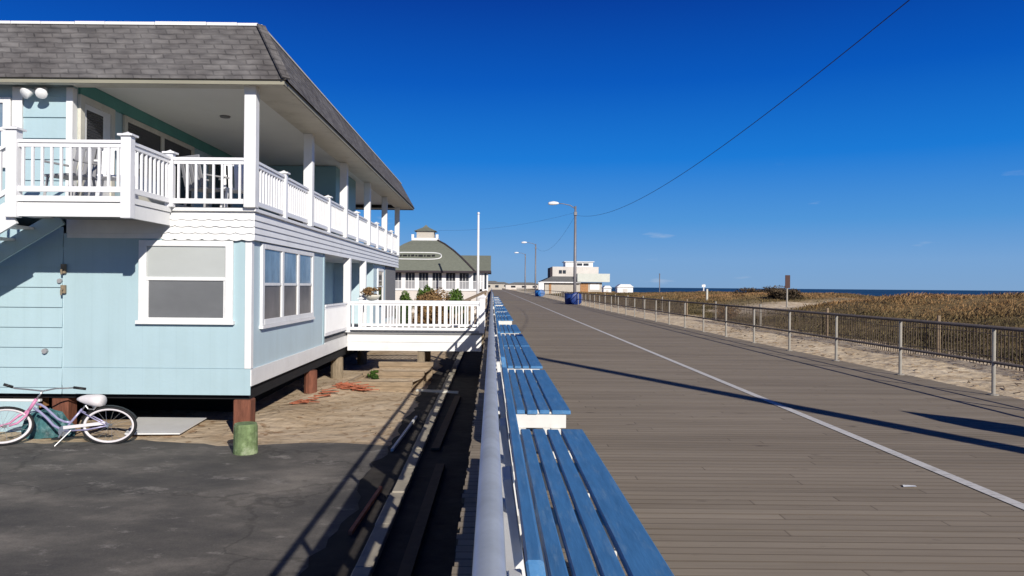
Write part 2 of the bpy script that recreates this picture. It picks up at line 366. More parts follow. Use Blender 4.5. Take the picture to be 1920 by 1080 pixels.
def sand_mat():
    m, nt, b = base_mat('pale_beach_sand')
    tc = nt.new('ShaderNodeTexCoord')
    nz = nt.new('ShaderNodeTexNoise'); nz.inputs['Scale'].default_value = 0.8; nz.inputs['Detail'].default_value = 10; nz.inputs['Roughness'].default_value = 0.7; nt.link(tc.outputs['Object'], nz.inputs['Vector'])
    rp = nt.new('ShaderNodeValToRGB'); e = rp.color_ramp.elements
    e[0].position = 0.30; e[0].color = (0.40, 0.29, 0.18, 1); e[1].position = 0.66; e[1].color = (0.64, 0.515, 0.37, 1)
    nt.link(nz.outputs['Fac'], rp.inputs['Fac'])
    n2 = nt.new('ShaderNodeTexNoise'); n2.inputs['Scale'].default_value = 5.5; n2.inputs['Detail'].default_value = 6; nt.link(tc.outputs['Object'], n2.inputs['Vector'])
    r2 = nt.new('ShaderNodeValToRGB'); r2.color_ramp.elements[0].position = 0.33; r2.color_ramp.elements[1].position = 0.42
    r2.color_ramp.elements[0].color = (0.62, 0.52, 0.45, 1); r2.color_ramp.elements[1].color = (1, 1, 1, 1); nt.link(n2.outputs['Fac'], r2.inputs['Fac'])
    mx = nt.new('ShaderNodeMixRGB', blend_type='MULTIPLY'); mx.inputs[0].default_value = 1; nt.link(rp.outputs['Color'], mx.inputs[1]); nt.link(r2.outputs['Color'], mx.inputs[2])
    spx = nt.new('ShaderNodeSeparateXYZ'); nt.link(tc.outputs['Object'], spx.inputs[0])
    mrx = nt.new('ShaderNodeMapRange'); mrx.inputs['From Min'].default_value = 6.5; mrx.inputs['From Max'].default_value = 8.5; nt.link(spx.outputs['X'], mrx.inputs['Value'])
    mbeach = nt.new('ShaderNodeMixRGB', blend_type='MULTIPLY'); mbeach.inputs[2].default_value = (1.32, 1.38, 1.38, 1); nt.link(mrx.outputs[0], mbeach.inputs[0]); nt.link(mx.outputs[0], mbeach.inputs[1]); mx = mbeach  # sand colour lighter on the beach side
    # ground cover tone on the vegetated dune (vertex attribute)
    atn = nt.new('ShaderNodeAttribute'); atn.attribute_name = 'tone'
    m2 = nt.new('ShaderNodeMixRGB')
    nv = nt.new('ShaderNodeTexNoise'); nv.inputs['Scale'].default_value = 0.33; nv.inputs['Detail'].default_value = 9; nv.inputs['Roughness'].default_value = 0.7; nt.link(tc.outputs['Object'], nv.inputs['Vector'])
    rv = nt.new('ShaderNodeValToRGB'); ev = rv.color_ramp.elements; ev[0].position = 0.34; ev[0].color = (0.13, 0.105, 0.055, 1); ev[1].position = 0.66; ev[1].color = (0.40, 0.27, 0.125, 1)
    evm = ev.new(0.5); evm.color = (0.27, 0.19, 0.085, 1); nt.link(nv.outputs['Fac'], rv.inputs['Fac']); nt.link(rv.outputs['Color'], m2.inputs[2])
    nt.link(atn.outputs['Fac'], m2.inputs[0]); nt.link(mx.outputs[0], m2.inputs[1]); nt.link(m2.outputs[0], b.inputs['Base Color'])
    n3 = nt.new('ShaderNodeTexNoise'); n3.inputs['Scale'].default_value = 3.2; n3.inputs['Detail'].default_value = 8; nt.link(tc.outputs['Object'], n3.inputs['Vector'])
    bp = nt.new('ShaderNodeBump'); bp.inputs['Strength'].default_value = 0.7; bp.inputs['Distance'].default_value = 0.12
    nt.link(n3.outputs['Fac'], bp.inputs['Height']); nt.link(bp.outputs[0], b.inputs['Normal'])
    b.inputs['Roughness'].default_value = 0.95; b.inputs['Specular IOR Level'].default_value = 0.1
    return m
M['sand'] = sand_mat()

def asphalt_mat():
    m, nt, b = base_mat('worn_asphalt')
    tc = nt.new('ShaderNodeTexCoord'); mp = nt.new('ShaderNodeMapping'); mp.inputs['Scale'].default_value = (0.75, 1.15, 1); mp.inputs['Rotation'].default_value = (0, 0, 0.5); nt.link(tc.outputs['Object'], mp.inputs['Vector'])
    nz = nt.new('ShaderNodeTexNoise'); nz.inputs['Scale'].default_value = 0.9; nz.inputs['Detail'].default_value = 9; nz.inputs['Roughness'].default_value = 0.65; nt.link(mp.outputs[0], nz.inputs['Vector'])
    rp = nt.new('ShaderNodeValToRGB'); e = rp.color_ramp.elements
    e[0].position = 0.33; e[0].color = (0.075, 0.071, 0.069, 1); e[1].position = 0.70; e[1].color = (0.235, 0.212, 0.185, 1)
    em = e.new(0.52); em.color = (0.128, 0.118, 0.107, 1)
    nt.link(nz.outputs['Fac'], rp.inputs['Fac'])
    n2 = nt.new('ShaderNodeTexNoise'); n2.inputs['Scale'].default_value = 2.2; n2.inputs['Detail'].default_value = 10; n2.inputs['Roughness'].default_value = 0.75; nt.link(mp.outputs[0], n2.inputs['Vector'])
    r2 = nt.new('ShaderNodeValToRGB'); r2.color_ramp.elements[0].position = 0.57; r2.color_ramp.elements[1].position = 0.68; r2.color_ramp.elements[1].color = (0.8, 0.8, 0.8, 1); nt.link(n2.outputs['Fac'], r2.inputs['Fac'])
    mx = nt.new('ShaderNodeMixRGB'); mx.inputs[2].default_value = (0.34, 0.315, 0.285, 1); nt.link(r2.outputs['Color'], mx.inputs[0]); nt.link(rp.outputs['Color'], mx.inputs[1])
    # fine aggregate
    n4 = nt.new('ShaderNodeTexNoise'); n4.inputs['Scale'].default_value = 60; n4.inputs['Detail'].default_value = 2; nt.link(tc.outputs['Object'], n4.inputs['Vector'])
    r4 = nt.new('ShaderNodeValToRGB'); r4.color_ramp.elements[0].color = (0.7, 0.7, 0.7, 1); r4.color_ramp.elements[1].color = (1.3, 1.3, 1.3, 1); nt.link(n4.outputs['Fac'], r4.inputs['Fac'])
    m4 = nt.new('ShaderNodeMixRGB', blend_type='MULTIPLY'); m4.inputs[0].default_value = 1; nt.link(mx.outputs[0], m4.inputs[1]); nt.link(r4.outputs['Color'], m4.inputs[2])
    nt.link(m4.outputs[0], b.inputs['Base Color'])
    vo = nt.new('ShaderNodeTexVoronoi', feature='DISTANCE_TO_EDGE'); vo.inputs['Scale'].default_value = 0.27
    nd = nt.new('ShaderNodeTexNoise'); nd.inputs['Scale'].default_value = 1.6; nd.inputs['Detail'].default_value = 6; nt.link(tc.outputs['Object'], nd.inputs['Vector'])
    sv = nt.new('ShaderNodeVectorMath', operation='SCALE'); sv.inputs['Scale'].default_value = 1.1; nt.link(nd.outputs['Color'], sv.inputs[0])
    av = nt.new('ShaderNodeVectorMath', operation='ADD'); nt.link(tc.outputs['Object'], av.inputs[0]); nt.link(sv.outputs[0], av.inputs[1]); nt.link(av.outputs[0], vo.inputs['Vector'])
    rv = nt.new('ShaderNodeValToRGB'); rv.color_ramp.elements[0].position = 0.004; rv.color_ramp.elements[1].position = 0.010; rv.color_ramp.elements[0].color = (0.74, 0.74, 0.74, 1); nt.link(vo.outputs['Distance'], rv.inputs['Fac'])
    m5 = nt.new('ShaderNodeMixRGB', blend_type='MULTIPLY'); m5.inputs[0].default_value = 1; nt.link(m4.outputs[0], m5.inputs[1]); nt.link(rv.outputs['Color'], m5.inputs[2]); nt.link(m5.outputs[0], b.inputs['Base Color'])
    bp = nt.new('ShaderNodeBump'); bp.inputs['Strength'].default_value = 0.4; bp.inputs['Distance'].default_value = 0.01
    nt.link(n4.outputs['Fac'], bp.inputs['Height']); nt.link(bp.outputs[0], b.inputs['Normal'])
    b.inputs['Roughness'].default_value = 0.85; b.inputs['Specular IOR Level'].default_value = 0.25
    return m
M['asphalt'] = asphalt_mat()

def tone_mat(name, stops, rough=0.8):
    m, nt, b = base_mat(name)
    atn = nt.new('ShaderNodeAttribute'); atn.attribute_name = 'tone'
    rp = nt.new('ShaderNodeValToRGB'); e = rp.color_ramp.elements
    e[0].position = stops[0][0]; e[0].color = tuple(stops[0][1]) + (1,); e[1].position = stops[-1][0]; e[1].color = tuple(stops[-1][1]) + (1,)
    for p, c in stops[1:-1]:
        x = e.new(p); x.color = tuple(c) + (1,)
    nt.link(atn.outputs['Fac'], rp.inputs['Fac']); nt.link(rp.outputs['Color'], b.inputs['Base Color'])
    b.inputs['Roughness'].default_value = rough; b.inputs['Specular IOR Level'].default_value = 0.15
    return m
M['grass'] = tone_mat('dry_dune_grass', [(0, (0.04, 0.035, 0.02)), (0.3, (0.15, 0.12, 0.058)), (0.55, (0.27, 0.17, 0.078)), (0.8, (0.38, 0.215, 0.095)), (1, (0.44, 0.28, 0.14))])
M['leaf'] = tone_mat('evergreen_leaves', [(0, (0.012, 0.028, 0.008)), (0.5, (0.05, 0.10, 0.018)), (1, (0.13, 0.20, 0.04))])
M['leafbrown'] = tone_mat('brown_dry_leaves', [(0, (0.07, 0.035, 0.02)), (0.5, (0.20, 0.12, 0.055)), (1, (0.32, 0.21, 0.10))])
M['leafdark'] = tone_mat('dark_shrub_leaves', [(0, (0.02, 0.017, 0.012)), (0.5, (0.075, 0.055, 0.035)), (1, (0.17, 0.12, 0.07))])

def sea_mat():
    m, nt, b = base_mat('dark_blue_sea')
    tc = nt.new('ShaderNodeTexCoord'); mp = nt.new('ShaderNodeMapping'); mp.inputs['Scale'].default_value = (0.05, 0.012, 1); nt.link(tc.outputs['Object'], mp.inputs['Vector'])
    nz = nt.new('ShaderNodeTexNoise'); nz.inputs['Scale'].default_value = 1; nz.inputs['Detail'].default_value = 8; nt.link(mp.outputs[0], nz.inputs['Vector'])
    rp = nt.new('ShaderNodeValToRGB'); e = rp.color_ramp.elements
    e[0].position = 0.35; e[0].color = (0.012, 0.05, 0.12, 1); e[1].position = 0.7; e[1].color = (0.03, 0.10, 0.20, 1)
    nt.link(nz.outputs['Fac'], rp.inputs['Fac']); nt.link(rp.outputs['Color'], b.inputs['Base Color'])
    bp = nt.new('ShaderNodeBump'); bp.inputs['Strength'].default_value = 0.8; bp.inputs['Distance'].default_value = 0.8; nt.link(nz.outputs['Fac'], bp.inputs['Height']); nt.link(bp.outputs[0], b.inputs['Normal'])
    b.inputs['Roughness'].default_value = 0.6; b.inputs['Specular IOR Level'].default_value = 0.08
    return m
M['sea'] = sea_mat()

# ------------------------------------------------------------------ ground
def sstep(a, b, x):
    t = np.clip((x - a) / (b - a), 0, 1); return t * t * (3 - 2 * t)

def wob(X, Y):
    return (np.sin(X * 1.3 + Y * 0.7) + np.sin(X * 0.6 - Y * 1.1 + 1.7) + np.sin(X * 2.3 + Y * 1.9 + 0.4) * 0.5) / 2.5

def dune(X, Y):
    w = wob(X * 0.33, Y * 0.25)
    prof = sstep(12.0, 21 + 2 * np.sin(Y * 0.11), X) * (1 - sstep(31, 46, X))
    A = 1.20 - 0.22 * sstep(50, 66, Y) - 0.66 * np.exp(-((Y - 46) / 8.0) ** 2) + 0.14 * np.exp(-((Y - 74) / 12.0) ** 2) - 0.5 * sstep(88, 115, Y)
    h = prof * A * (1 + 0.10 * w) + 0.30 * np.exp(-(((X - 22.5) / 4.5) ** 2 + ((Y - 31) / 6.5) ** 2)) + 0.16 * np.exp(-(((X - 19) / 2.5) ** 2 + ((Y - 23.5) / 2.6) ** 2)) + 0.10 * prof * wob(X * 0.8, Y * 0.5 + 2)
    return h

def ground_h(X, Y):
    left = -1.0 + 0.035 * wob(X, Y) * sstep(12.3, 13.4, Y)
    left = left + 0.16 * np.exp(-(((X + 3.9) / 0.8) ** 2 + ((Y - 18.2) / 1.3) ** 2)) + 0.10 * np.exp(-(((X + 4.0) / 0.6) ** 2 + ((Y - 14.6) / 0.9) ** 2))
    right = -0.14 + 0.05 * wob(X * 1.4, Y * 1.1) * sstep(8.0, 9.0, X) + 0.06 * sstep(8.2, 10.8, X) + dune(X, Y)
    t = sstep(6.4, 7.5, X)
    z = left * (1 - t) + right * t
    z = z - 3.4 * sstep(44, 85, X)
    return z

xs = np.unique(np.concatenate([np.linspace(-1600, -60, 12), np.linspace(-60, -14, 16), np.linspace(-14, 6.2, 60), np.linspace(6.2, 46, 130), np.linspace(46, 90, 14), [130]]))
ys = np.unique(np.concatenate([np.linspace(-60, -6, 10), np.linspace(-6, 40, 130), np.linspace(40, 130, 110), np.linspace(130, 400, 26), np.linspace(400, 3500, 14)]))
GX, GY = np.meshgrid(xs, ys)
GZ = ground_h(GX, GY)
nx, ny = len(xs), len(ys)
V = np.stack([GX.ravel(), GY.ravel(), GZ.ravel()], 1)
ii, jj = np.meshgrid(np.arange(nx - 1), np.arange(ny - 1))
q = (jj * nx + ii).ravel()
FQ = np.stack([q, q + 1, q + nx + 1, q + nx], 1)
veg = sstep(11.8, 13.0, GX) * (1 - sstep(38, 46, GX))
pathcut = np.exp(-((GY - (44 + 0.1 * GX)) / 5.0) ** 2) * sstep(13, 15, GX)
veg = veg * (1 - np.clip(pathcut * 1.6, 0, 1))
g = np_mesh('sandy_ground', V, FQ, M['sand'], cols=(veg * 1.0).ravel(), smooth=True)
tag(g, kind='structure')

sea = MB().add([(84, -3000, -2.6), (9000, -3000, -2.6), (9000, 9000, -2.6), (84, 9000, -2.6)], [(0, 1, 2, 3)]).build('sea', M['sea'])
tag(sea, kind='structure')

# asphalt lot, ragged edge towards the sand and the boardwalk
top = [(-30, 12.25)]
x = -29.0
while x < -2.3:
    top.append((x, 12.2 + 0.16 * math.sin(x * 1.9) + random.uniform(-0.07, 0.07) - 0.02 * (x + 8) * (x > -8))); x += 0.28
right = []
y = 12.0
while y > -5.5:
    right.append((-1.42 + 0.1 * math.sin(y * 2.1) + random.uniform(-0.06, 0.06), y)); y -= 0.3
poly = [(-30, -6)] + top + right + [(-1.4, -6)]
lot = MB().add([(p[0], p[1], -0.994) for p in poly], [tuple(range(len(poly)))[::-1]]).build('parking_lot', M['asphalt'])
tag(lot, kind='structure')

# ------------------------------------------------------------------ boardwalk
BX0, BX1 = -0.2, 7.8
mb = MB()
k = -40
while k * 0.115 < 46:
    y0 = k * 0.115
    e0 = random.uniform(-0.012, 0.012); e1 = random.uniform(-0.015, 0.015)
    dz = random.uniform(-0.001, 0.0006)
    mb.box(BX0 + e0, BX1 + e1, y0 + 0.0015, y0 + 0.1135, -0.045 + dz, dz)
    k += 1
mb.box(BX0, BX1, k * 0.115, 900, -0.045, 0.0)
bw = mb.build('boardwalk', M['deck'])
tag(bw, kind='structure')
fr = MB()
for x in (0.0, 2.5, 5.0, 7.5):
    fr.box(x - 0.06, x + 0.06, -6, 900, -0.30, -0.05)
for k in range(60):
    fr.box(-0.05, 0.2, -4 + k * 3.0, -3.75 + k * 3.0, -1.2, -0.302)
    fr.box(0.2, 7.6, -4 + k * 3.0, -3.75 + k * 3.0, -0.46, -0.302)
fr.build('boardwalk_frame', M['timber'], bw)
ln = MB()
ln.add([(3.885, -6, 0.0055), (3.995, -6, 0.0055), (3.995, 700, 0.0055), (3.885, 700, 0.0055)], [(0, 1, 2, 3)])
tag(ln.build('painted_line', M['line']), kind='structure')

M['groundshade'] = mat('painted_ground_shade', (0.035, 0.030, 0.026), 0.95, 0.5, 3, bump=0.6, bscale=7)  # near-black sheet: shade beside the boardwalk put into the ground colour
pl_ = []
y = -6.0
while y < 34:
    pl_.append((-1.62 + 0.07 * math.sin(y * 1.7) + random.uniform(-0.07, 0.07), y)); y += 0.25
groundshade = MB().add([(p[0], p[1], -0.955) for p in pl_] + [(0.6, 34, -0.955), (0.6, -6, -0.955)], [tuple(range(len(pl_) + 2))[::-1]]).build('ground_shade_sheet', M['groundshade'])
tag(groundshade, kind='structure')
kt = thing('sunstrip_kerb', 'pale low kerb added for the sunlit strip beside the boardwalk', 'kerb', (-1.15, 0, -1.0))
yk = -3.0
kb_ = MB()  # pale kerb added to carry the sunlit strip across the dark sheet
while yk < 33:
    kb_.box(-0.045 + random.uniform(-0.012, 0.012), 0.12, yk, yk + 1.18, 0.0, 0.11 + random.uniform(-0.006, 0.006)); yk += 1.2
kb_.build('sunstrip_blocks', mat('sunstrip_pale', (0.38, 0.34, 0.27), 0.9, 0.2, 4, dirt_sheen=(0.2, 0.18, 0.15), dscale=3), kt, bevel=0.008)

# ------------------------------------------------------------------ pipe railings
def pipe_railing(name, label, x, y0, y1, step, phase, m_top, m_mid, m_post, ztop, r):
    t = thing(name, label, 'railing', (x, y0, 0))
    o = (x, y0, 0)
    MB(o).tube([(x, y0, ztop), (x, y1, ztop)], r, 12).build('top_rail', m_top, t, smooth=True)
    MB(o).tube([(x, y0, 0.5), (x, y1, 0.5)], r * 0.8, 10).build('mid_rail', m_mid, t, smooth=True)
    y = phase
    proto = None
    while y < y1:
        if y > y0:
            if proto is None:
                proto = MB((x, y, 0)).tube([(x, y, -0.25), (x, y, ztop - r * 0.5)], r * 0.95, 10).lathe([(0.075, 0.0), (0.075, 0.016), (0.05, 0.02)], (x, y, 0.002), 12).build('post', m_post, t, smooth=False)
                proto.location = (0, y - y0, 0)
            else:
                c = proto.copy(); COL.objects.link(c); c.parent = t; c.location = (0, y - y0, 0)
        y += step
    return t
pipe_railing('pipe_railing', 'grey metal pipe railing running behind the blue benches', 0.0, -4, 200, 2.6, 0.9, M['galv'], M['galv'], M['galv'], 1.05, 0.033)
pipe_railing('pipe_railing', 'two bar metal railing along the beach side of the boardwalk', 7.66, -4, 230, 2.6, 0.98, M['raildark'], M['raildark'], M['railpost'], 1.03, 0.030)

# ------------------------------------------------------------------ benches
def make_bench(L, y0, back0=0.0):
    t = thing('slatted_bench', 'x', 'bench', (0, y0, 0), group='blue benches along the grey pipe railing')
    s = MB()
    for a, b in ((0.240, 0.318), (0.338, 0.434), (0.452, 0.546), (0.567, 0.742)):
        d = random.uniform(0, 0.025)
        s.box(a, b, d, L - random.uniform(0, 0.025), 0.412, 0.452)
    s.build('seat', M['benchblue'], t, bevel=0.007)
    s = MB()
    for za, zb_ in ((0.81, 0.945), (0.66, 0.795)):
        xa, xb_ = 0.085 + (0.945 - za) * 0.16, 0.085 + (0.945 - zb_) * 0.16
        d = 0 if za > 0.8 else 0.02
        s.prism([(xa, za), (xa + 0.045, za), (xb_ + 0.045, zb_), (xb_, zb_)], 'y', back0 + d, L - d)
    s.build('backrest', M['benchblue'], t, bevel=0.007)
    MB().box(0.05, 0.125 if back0 else 0.10, 0.01, L - 0.01, 0.411, 0.440).build('rear_board', M['benchwhite'], t, bevel=0.004)
    n = max(2, int(round(L / 1.15)) + 1)
    for i in range(n):
        y = 0.05 + (L - 0.1) * i / (n - 1)
        if i in (0, n - 1):
            MB().box(0.215, 0.70, y - 0.028, y + 0.028, 0.285, 0.410).build('end_board', M['benchwhite'], t, bevel=0.004)
        else:
            MB().box(0.045, 0.70, y - 0.13, y + 0.13, 0.29, 0.410).build('cross_beam', M['benchwhite'], t, bevel=0.004)
        for xa in (0.24, 0.56): MB().box(xa, xa + 0.09, y - 0.06, y + 0.06, 0.005, 0.284).build('leg', M['benchwhite'], t, bevel=0.004)
        MB().bar((0.130, y, 0.437), (0.062, y, 0.90), 0.20, 0.035, (1, 0, 0)).build('back_post', M['benchwhite'], t, bevel=0.004)
    return t
bench_spans = [(1.7, 4.32, 0.08), (6.9, 3.4, 0.0), (10.72, 3.55, 0), (14.4, 3.5, 0), (18.75, 3.5, 0), (25.4, 3.5, 0), (29.6, 3.5, 0), (34.6, 3.5, 0), (39.4, 3.5, 0), (46.5, 3.5, 0), (53, 3.5, 0), (60, 3.5, 0), (68, 3.5, 0), (77, 3.5, 0)]
ords = ['', 'second', 'third', 'fourth', 'fifth', 'sixth', 'seventh', 'eighth', 'ninth', 'tenth', 'eleventh', 'twelfth', 'thirteenth', 'fourteenth']
std = None
for i, (y0, L, b0) in enumerate(bench_spans):
    if i < 4:
        b = make_bench(L, y0, b0)
        if i == 3: std = b
    else:
        b = copy_tree(std); b.location = (0, y0, 0)
    if i == 0: b['label'] = 'blue slatted bench nearest the camera, with wide gaps between its slats'
    elif i == 1: b['label'] = 'second blue bench, the one with a broad white end board facing the camera'
    else: b['label'] = 'small distant blue bench, %s from the camera along the grey railing' % ords[i] if i > 4 else 'blue bench, %s from the camera along the grey railing' % ords[i]

# ------------------------------------------------------------------ beach house
HX = -4.13; HY = 12.8; HL = -14.5
H = thing('beach_house', 'pale blue two storey beach house on piles with white railed porches and grey roof', 'house', (-8.0, 18.0, -1.0))
HO = (-8.0, 18.0, -1.0)
def hb(): return MB(HO)
# walls
w = hb()
w.box(HL, HX, HY, 18.4, -0.17, 2.44)
w.box(HL, -5.6, 18.4, 26.5, -0.17, 2.44)
w.box(HL, -4.2, 26.5, 32.4, -0.17, 2.44)
w.build('lower_wall', M['bluelit'], H)
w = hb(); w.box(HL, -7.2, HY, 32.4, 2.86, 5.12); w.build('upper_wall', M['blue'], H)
w = hb(); w.box(-7.2, -4.62, 22.0, 25.2, 2.9, 5.08); w.build('porch_room_wall', M['tealwall'], H)
hb().box(-4.2, -4.17, 29.4, 32.3, 0.3, 2.36).build('screen_panel', M['greywall'], H)
# underside floor and added back wall, near black to paint the crawl space shade
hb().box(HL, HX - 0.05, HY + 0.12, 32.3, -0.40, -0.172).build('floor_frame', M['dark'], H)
hb().box(HL, -5.2, 15.2, 15.3, -1.1, -0.402).box(-5.3, -5.2, 15.3, 31, -1.1, -0.402).build('shade_backing', M['dark'], H)
# front apron panel (below the seam) and lap siding to the left of it
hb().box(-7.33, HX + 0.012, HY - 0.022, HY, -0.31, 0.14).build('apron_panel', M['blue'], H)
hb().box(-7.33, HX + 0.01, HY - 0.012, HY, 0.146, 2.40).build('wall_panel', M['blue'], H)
s = hb()
for i in range(9):
    z0 = -0.545 + 0.343 * i; z1 = min(z0 + 0.343, 2.85)
    if i == 0: z0 = -0.31
    s.prism([(HY, z0), (HY - 0.034, z0), (HY - 0.006, z1), (HY, z1)], 'x', HL, -7.345)
s.build('lap_siding', M['blue'], H)
s = hb()
for i in range(6):
    z0 = 2.98 + 0.36 * i; z1 = min(z0 + 0.36, 4.93)
    s.prism([(HY, z0), (HY - 0.034, z0), (HY - 0.006, z1), (HY, z1)], 'x', -8.04, -7.3)
s.build('upper_lap_siding', M['blue'], H)
hb().box(-7.3, -7.19, HY - 0.04, HY + 0.1, 2.9, 4.93).build('corner_board', M['white'], H)
hb().box(-8.22, -8.05, HY - 0.045, HY, 2.9, 4.93).build('trim_board', M['white'], H)
# right side: corner board and skirt trim
hb().box(HX - 0.09, HX + 0.022, HY - 0.026, HY + 0.10, 0.147, 2.40).build('corner_board', M['white'], H)
sk = hb()
sk.box(HX - 0.02, HX + 0.03, HY - 0.02, 18.42, -0.155, 0.13)
sk.box(HX - 0.02, HX + 0.03, 18.42, 21.28, -0.155, 0.15)
sk.box(HX - 0.02, HX + 0.03, 23.4, 32.4, -0.155, 0.15)
sk.build('skirt_board', M['white'], H)
hb().box(HX - 0.06, HX + 0.015, 18.28, 18.42, 0.14, 2.37).build('corner_board', M['blue'], H)
hb().box(-5.6, HX - 0.03, 18.4, 26.5, -0.16, 0.22).build('porch_floor', M['greywall'], H)
# band between storeys
BX = HX + 0.05; BY = HY - 0.05
hb().box(-7.27, BX, BY, 32.45, 2.44, 2.83).build('band', M['white'], H)
hb().box(-7.27, BX - 0.02, BY + 0.02, 32.4, 2.36, 2.438).build('band_soffit', M['white'], H)
sc_ = hb()
for r in range(4):      # scalloped shingle rows on the front
    zt = 2.81 - r * 0.115; zb = zt - 0.135; n = int((BX + 5.62) / 0.035)
    off = 0.115 * (r % 2)
    pts_o = []
    xa = -5.62 if r else -5.62
    vs = []; fs = []
    for i in range(n + 1):
        x = xa + (BX + 0.03 - xa) * i / n
        sc = abs(math.sin(math.pi * (x + off) / 0.23)) ** 0.7
        z = zb + 0.03 * (1 - sc)
        vs += [(x, BY - 0.004, zt), (x, BY - 0.03 - 0.004 * (r % 2), z), (x, BY - 0.012, z)]
    for i in range(n):
        a = i * 3; b = a + 3
        fs += [(a, b, b + 1, a + 1), (a + 1, b + 1, b + 2, a + 2)]
    sc_.add(vs, fs)
sc_.build('scalloped_siding', M['white'], H)
sd = hb()
for r in range(4):
    zt = 2.81 - r * 0.115; zb = zt - 0.118
    sd.prism([(BX + 0.002, zb), (BX + 0.032, zb), (BX + 0.006, zt), (BX + 0.002, zt)], 'y', BY - 0.02, 32.45)
sd.build('band_siding', M['white'], H)
hb().box(-7.27, BX + 0.06, BY - 0.07, 32.5, 2.832, 2.885).build('deck_edge', M['white'], H)
hb().box(-7.2, BX, BY, 32.4, 2.886, 2.9).build('porch_deck', mat('light_grey_deck_paint', (0.55, 0.55, 0.53), 0.6, 0.08, 2), H)
# windows -------------------------------------------------------------
def window_front(x0, x1, z0, z1, y, upper, lower, name='window'):
    f = hb(); t_ = 0.13
    f.box(x0, x0 + t_, y - 0.055, y, z0, z1); f.box(x1 - t_, x1, y - 0.055, y, z0, z1)
    f.box(x0 + t_, x1 - t_, y - 0.055, y, z1 - 0.1, z1)
    zm = (z0 + z1) / 2 + 0.03
    f.box(x0 + t_, x1 - t_, y - 0.045, y - 0.005, zm - 0.03, zm + 0.03)
    fo = f.build(name, M['white'], H, bevel=0.006)
    hb().box(x0 - 0.03, x1 + 0.03, y - 0.09, y, z0 - 0.06, z0 + 0.0).build('sill', M['white'], fo)
    fr2 = hb()
    fr2.box(x0 + t_, x0 + t_ + 0.035, y - 0.03, y - 0.004, z0 + 0.002, zm - 0.03); fr2.box(x1 - t_ - 0.035, x1 - t_, y - 0.03, y - 0.004, z0 + 0.002, zm - 0.03)
    fr2.box(x0 + t_ + 0.035, x1 - t_ - 0.035, y - 0.03, y - 0.004, z0 + 0.002, z0 + 0.05)
    fr2.build('sash', M['white'], fo)
    hb().box(x0 + t_, x1 - t_, y - 0.022, y - 0.012, zm + 0.03, z1 - 0.1).build('pane', upper, fo)
    hb().box(x0 + t_ + 0.035, x1 - t_ - 0.035, y - 0.016, y - 0.008, z0 + 0.05, zm - 0.03).build('pane', lower, fo)
    return fo
window_front(-6.03, -4.42, 0.96, 2.33, HY - 0.012, M['shade'], M['screen'])
def window_side(y0, y1, z0, z1, x, n, up, lo, name='window', m=M['white'], split=True):
    f = hb(); t_ = 0.13
    f.box(x, x + 0.05, y0, y0 + t_, z0, z1); f.box(x, x + 0.05, y1 - t_, y1, z0, z1)
    f.box(x, x + 0.05, y0 + t_, y1 - t_, z1 - 0.1, z1); f.box(x, x + 0.055, y0 + t_, y1 - t_, z0, z0 + 0.1)
    w_ = (y1 - y0 - 2 * t_) / n
    for i in range(1, n):
        f.box(x, x + 0.048, y0 + t_ + w_ * i - 0.07, y0 + t_ + w_ * i + 0.07, z0 + 0.1, z1 - 0.1)
    zm = (z0 + z1) / 2
    fo = f.build(name, m, H, bevel=0.006)
    for i in range(n):
        a = y0 + t_ + w_ * i + (0.07 if i else 0); b = y0 + t_ + w_ * (i + 1) - (0.07 if i < n - 1 else 0)
        if split:
            hb().box(x + 0.005, x + 0.035, a, b, zm - 0.025, zm + 0.025).build('sash', m, fo)
            hb().box(x + 0.005, x + 0.02, a, b, zm + 0.025, z1 - 0.1).build('pane', up, fo)
            hb().box(x + 0.004, x + 0.014, a, b, z0 + 0.1, zm - 0.025).build('pane', lo, fo)
        else:
            hb().box(x + 0.005, x + 0.02, a, b, z0 + 0.1, z1 - 0.1).build('pane', up, fo)
    hb().box(x, x + 0.075, y0 - 0.03, y1 + 0.03, z0 - 0.06, z0 - 0.002).build('sill', m, fo)
    return fo
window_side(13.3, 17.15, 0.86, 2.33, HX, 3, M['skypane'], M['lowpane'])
window_side(14.5, 17.9, 3.3, 4.86, -7.2, 2, M['pane'], M['pane'], m=M['cream'], split=False)
window_side(18.9, 20.6, 3.3, 4.8, -7.2, 1, M['pane'], M['pane'], m=M['cream'], split=False)
window_side(27.3, 28.7, 0.9, 2.2, -4.2, 1, M['pane'], M['pane'])
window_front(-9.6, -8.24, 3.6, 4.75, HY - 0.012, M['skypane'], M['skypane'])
# teal frieze of the upper porch wall
hb().box(-7.2, -7.16, 12.95, 22.0, 4.87, 5.1).build('frieze', M['teal'], H)
# upper door
d = hb()
d.box(-7.2, -7.14, 12.93, 13.06, 2.9, 4.86); d.box(-7.2, -7.14, 13.98, 14.11, 2.9, 4.86); d.box(-7.2, -7.14, 13.06, 13.98, 4.74, 4.86)
df = d.build('door', M['cream'], H)
hb().box(-7.19, -7.165, 13.06, 13.98, 2.9, 4.74).build('door_leaf', M['white'], df)
hb().box(-7.163, -7.155, 13.16, 13.70, 3.45, 4.64).build('pane', M['pane'], df)
hb().tube([(-7.16, 13.9, 3.85), (-7.10, 13.9, 3.85), (-7.10, 13.82, 3.85)], 0.012, 6).build('handle', M['chrome'], df)
# lower porch door and window (recess)
d = hb(); d.box(-5.6, -5.55, 23.6, 23.72, 0.25, 2.3); d.box(-5.6, -5.55, 24.6, 24.72, 0.25, 2.3); d.box(-5.6, -5.55, 23.72, 24.6, 2.2, 2.3)
df2 = d.build('door', M['white'], H)
hb().box(-5.59, -5.57, 23.72, 24.6, 0.25, 2.2).build('door_leaf', M['pane'], df2)
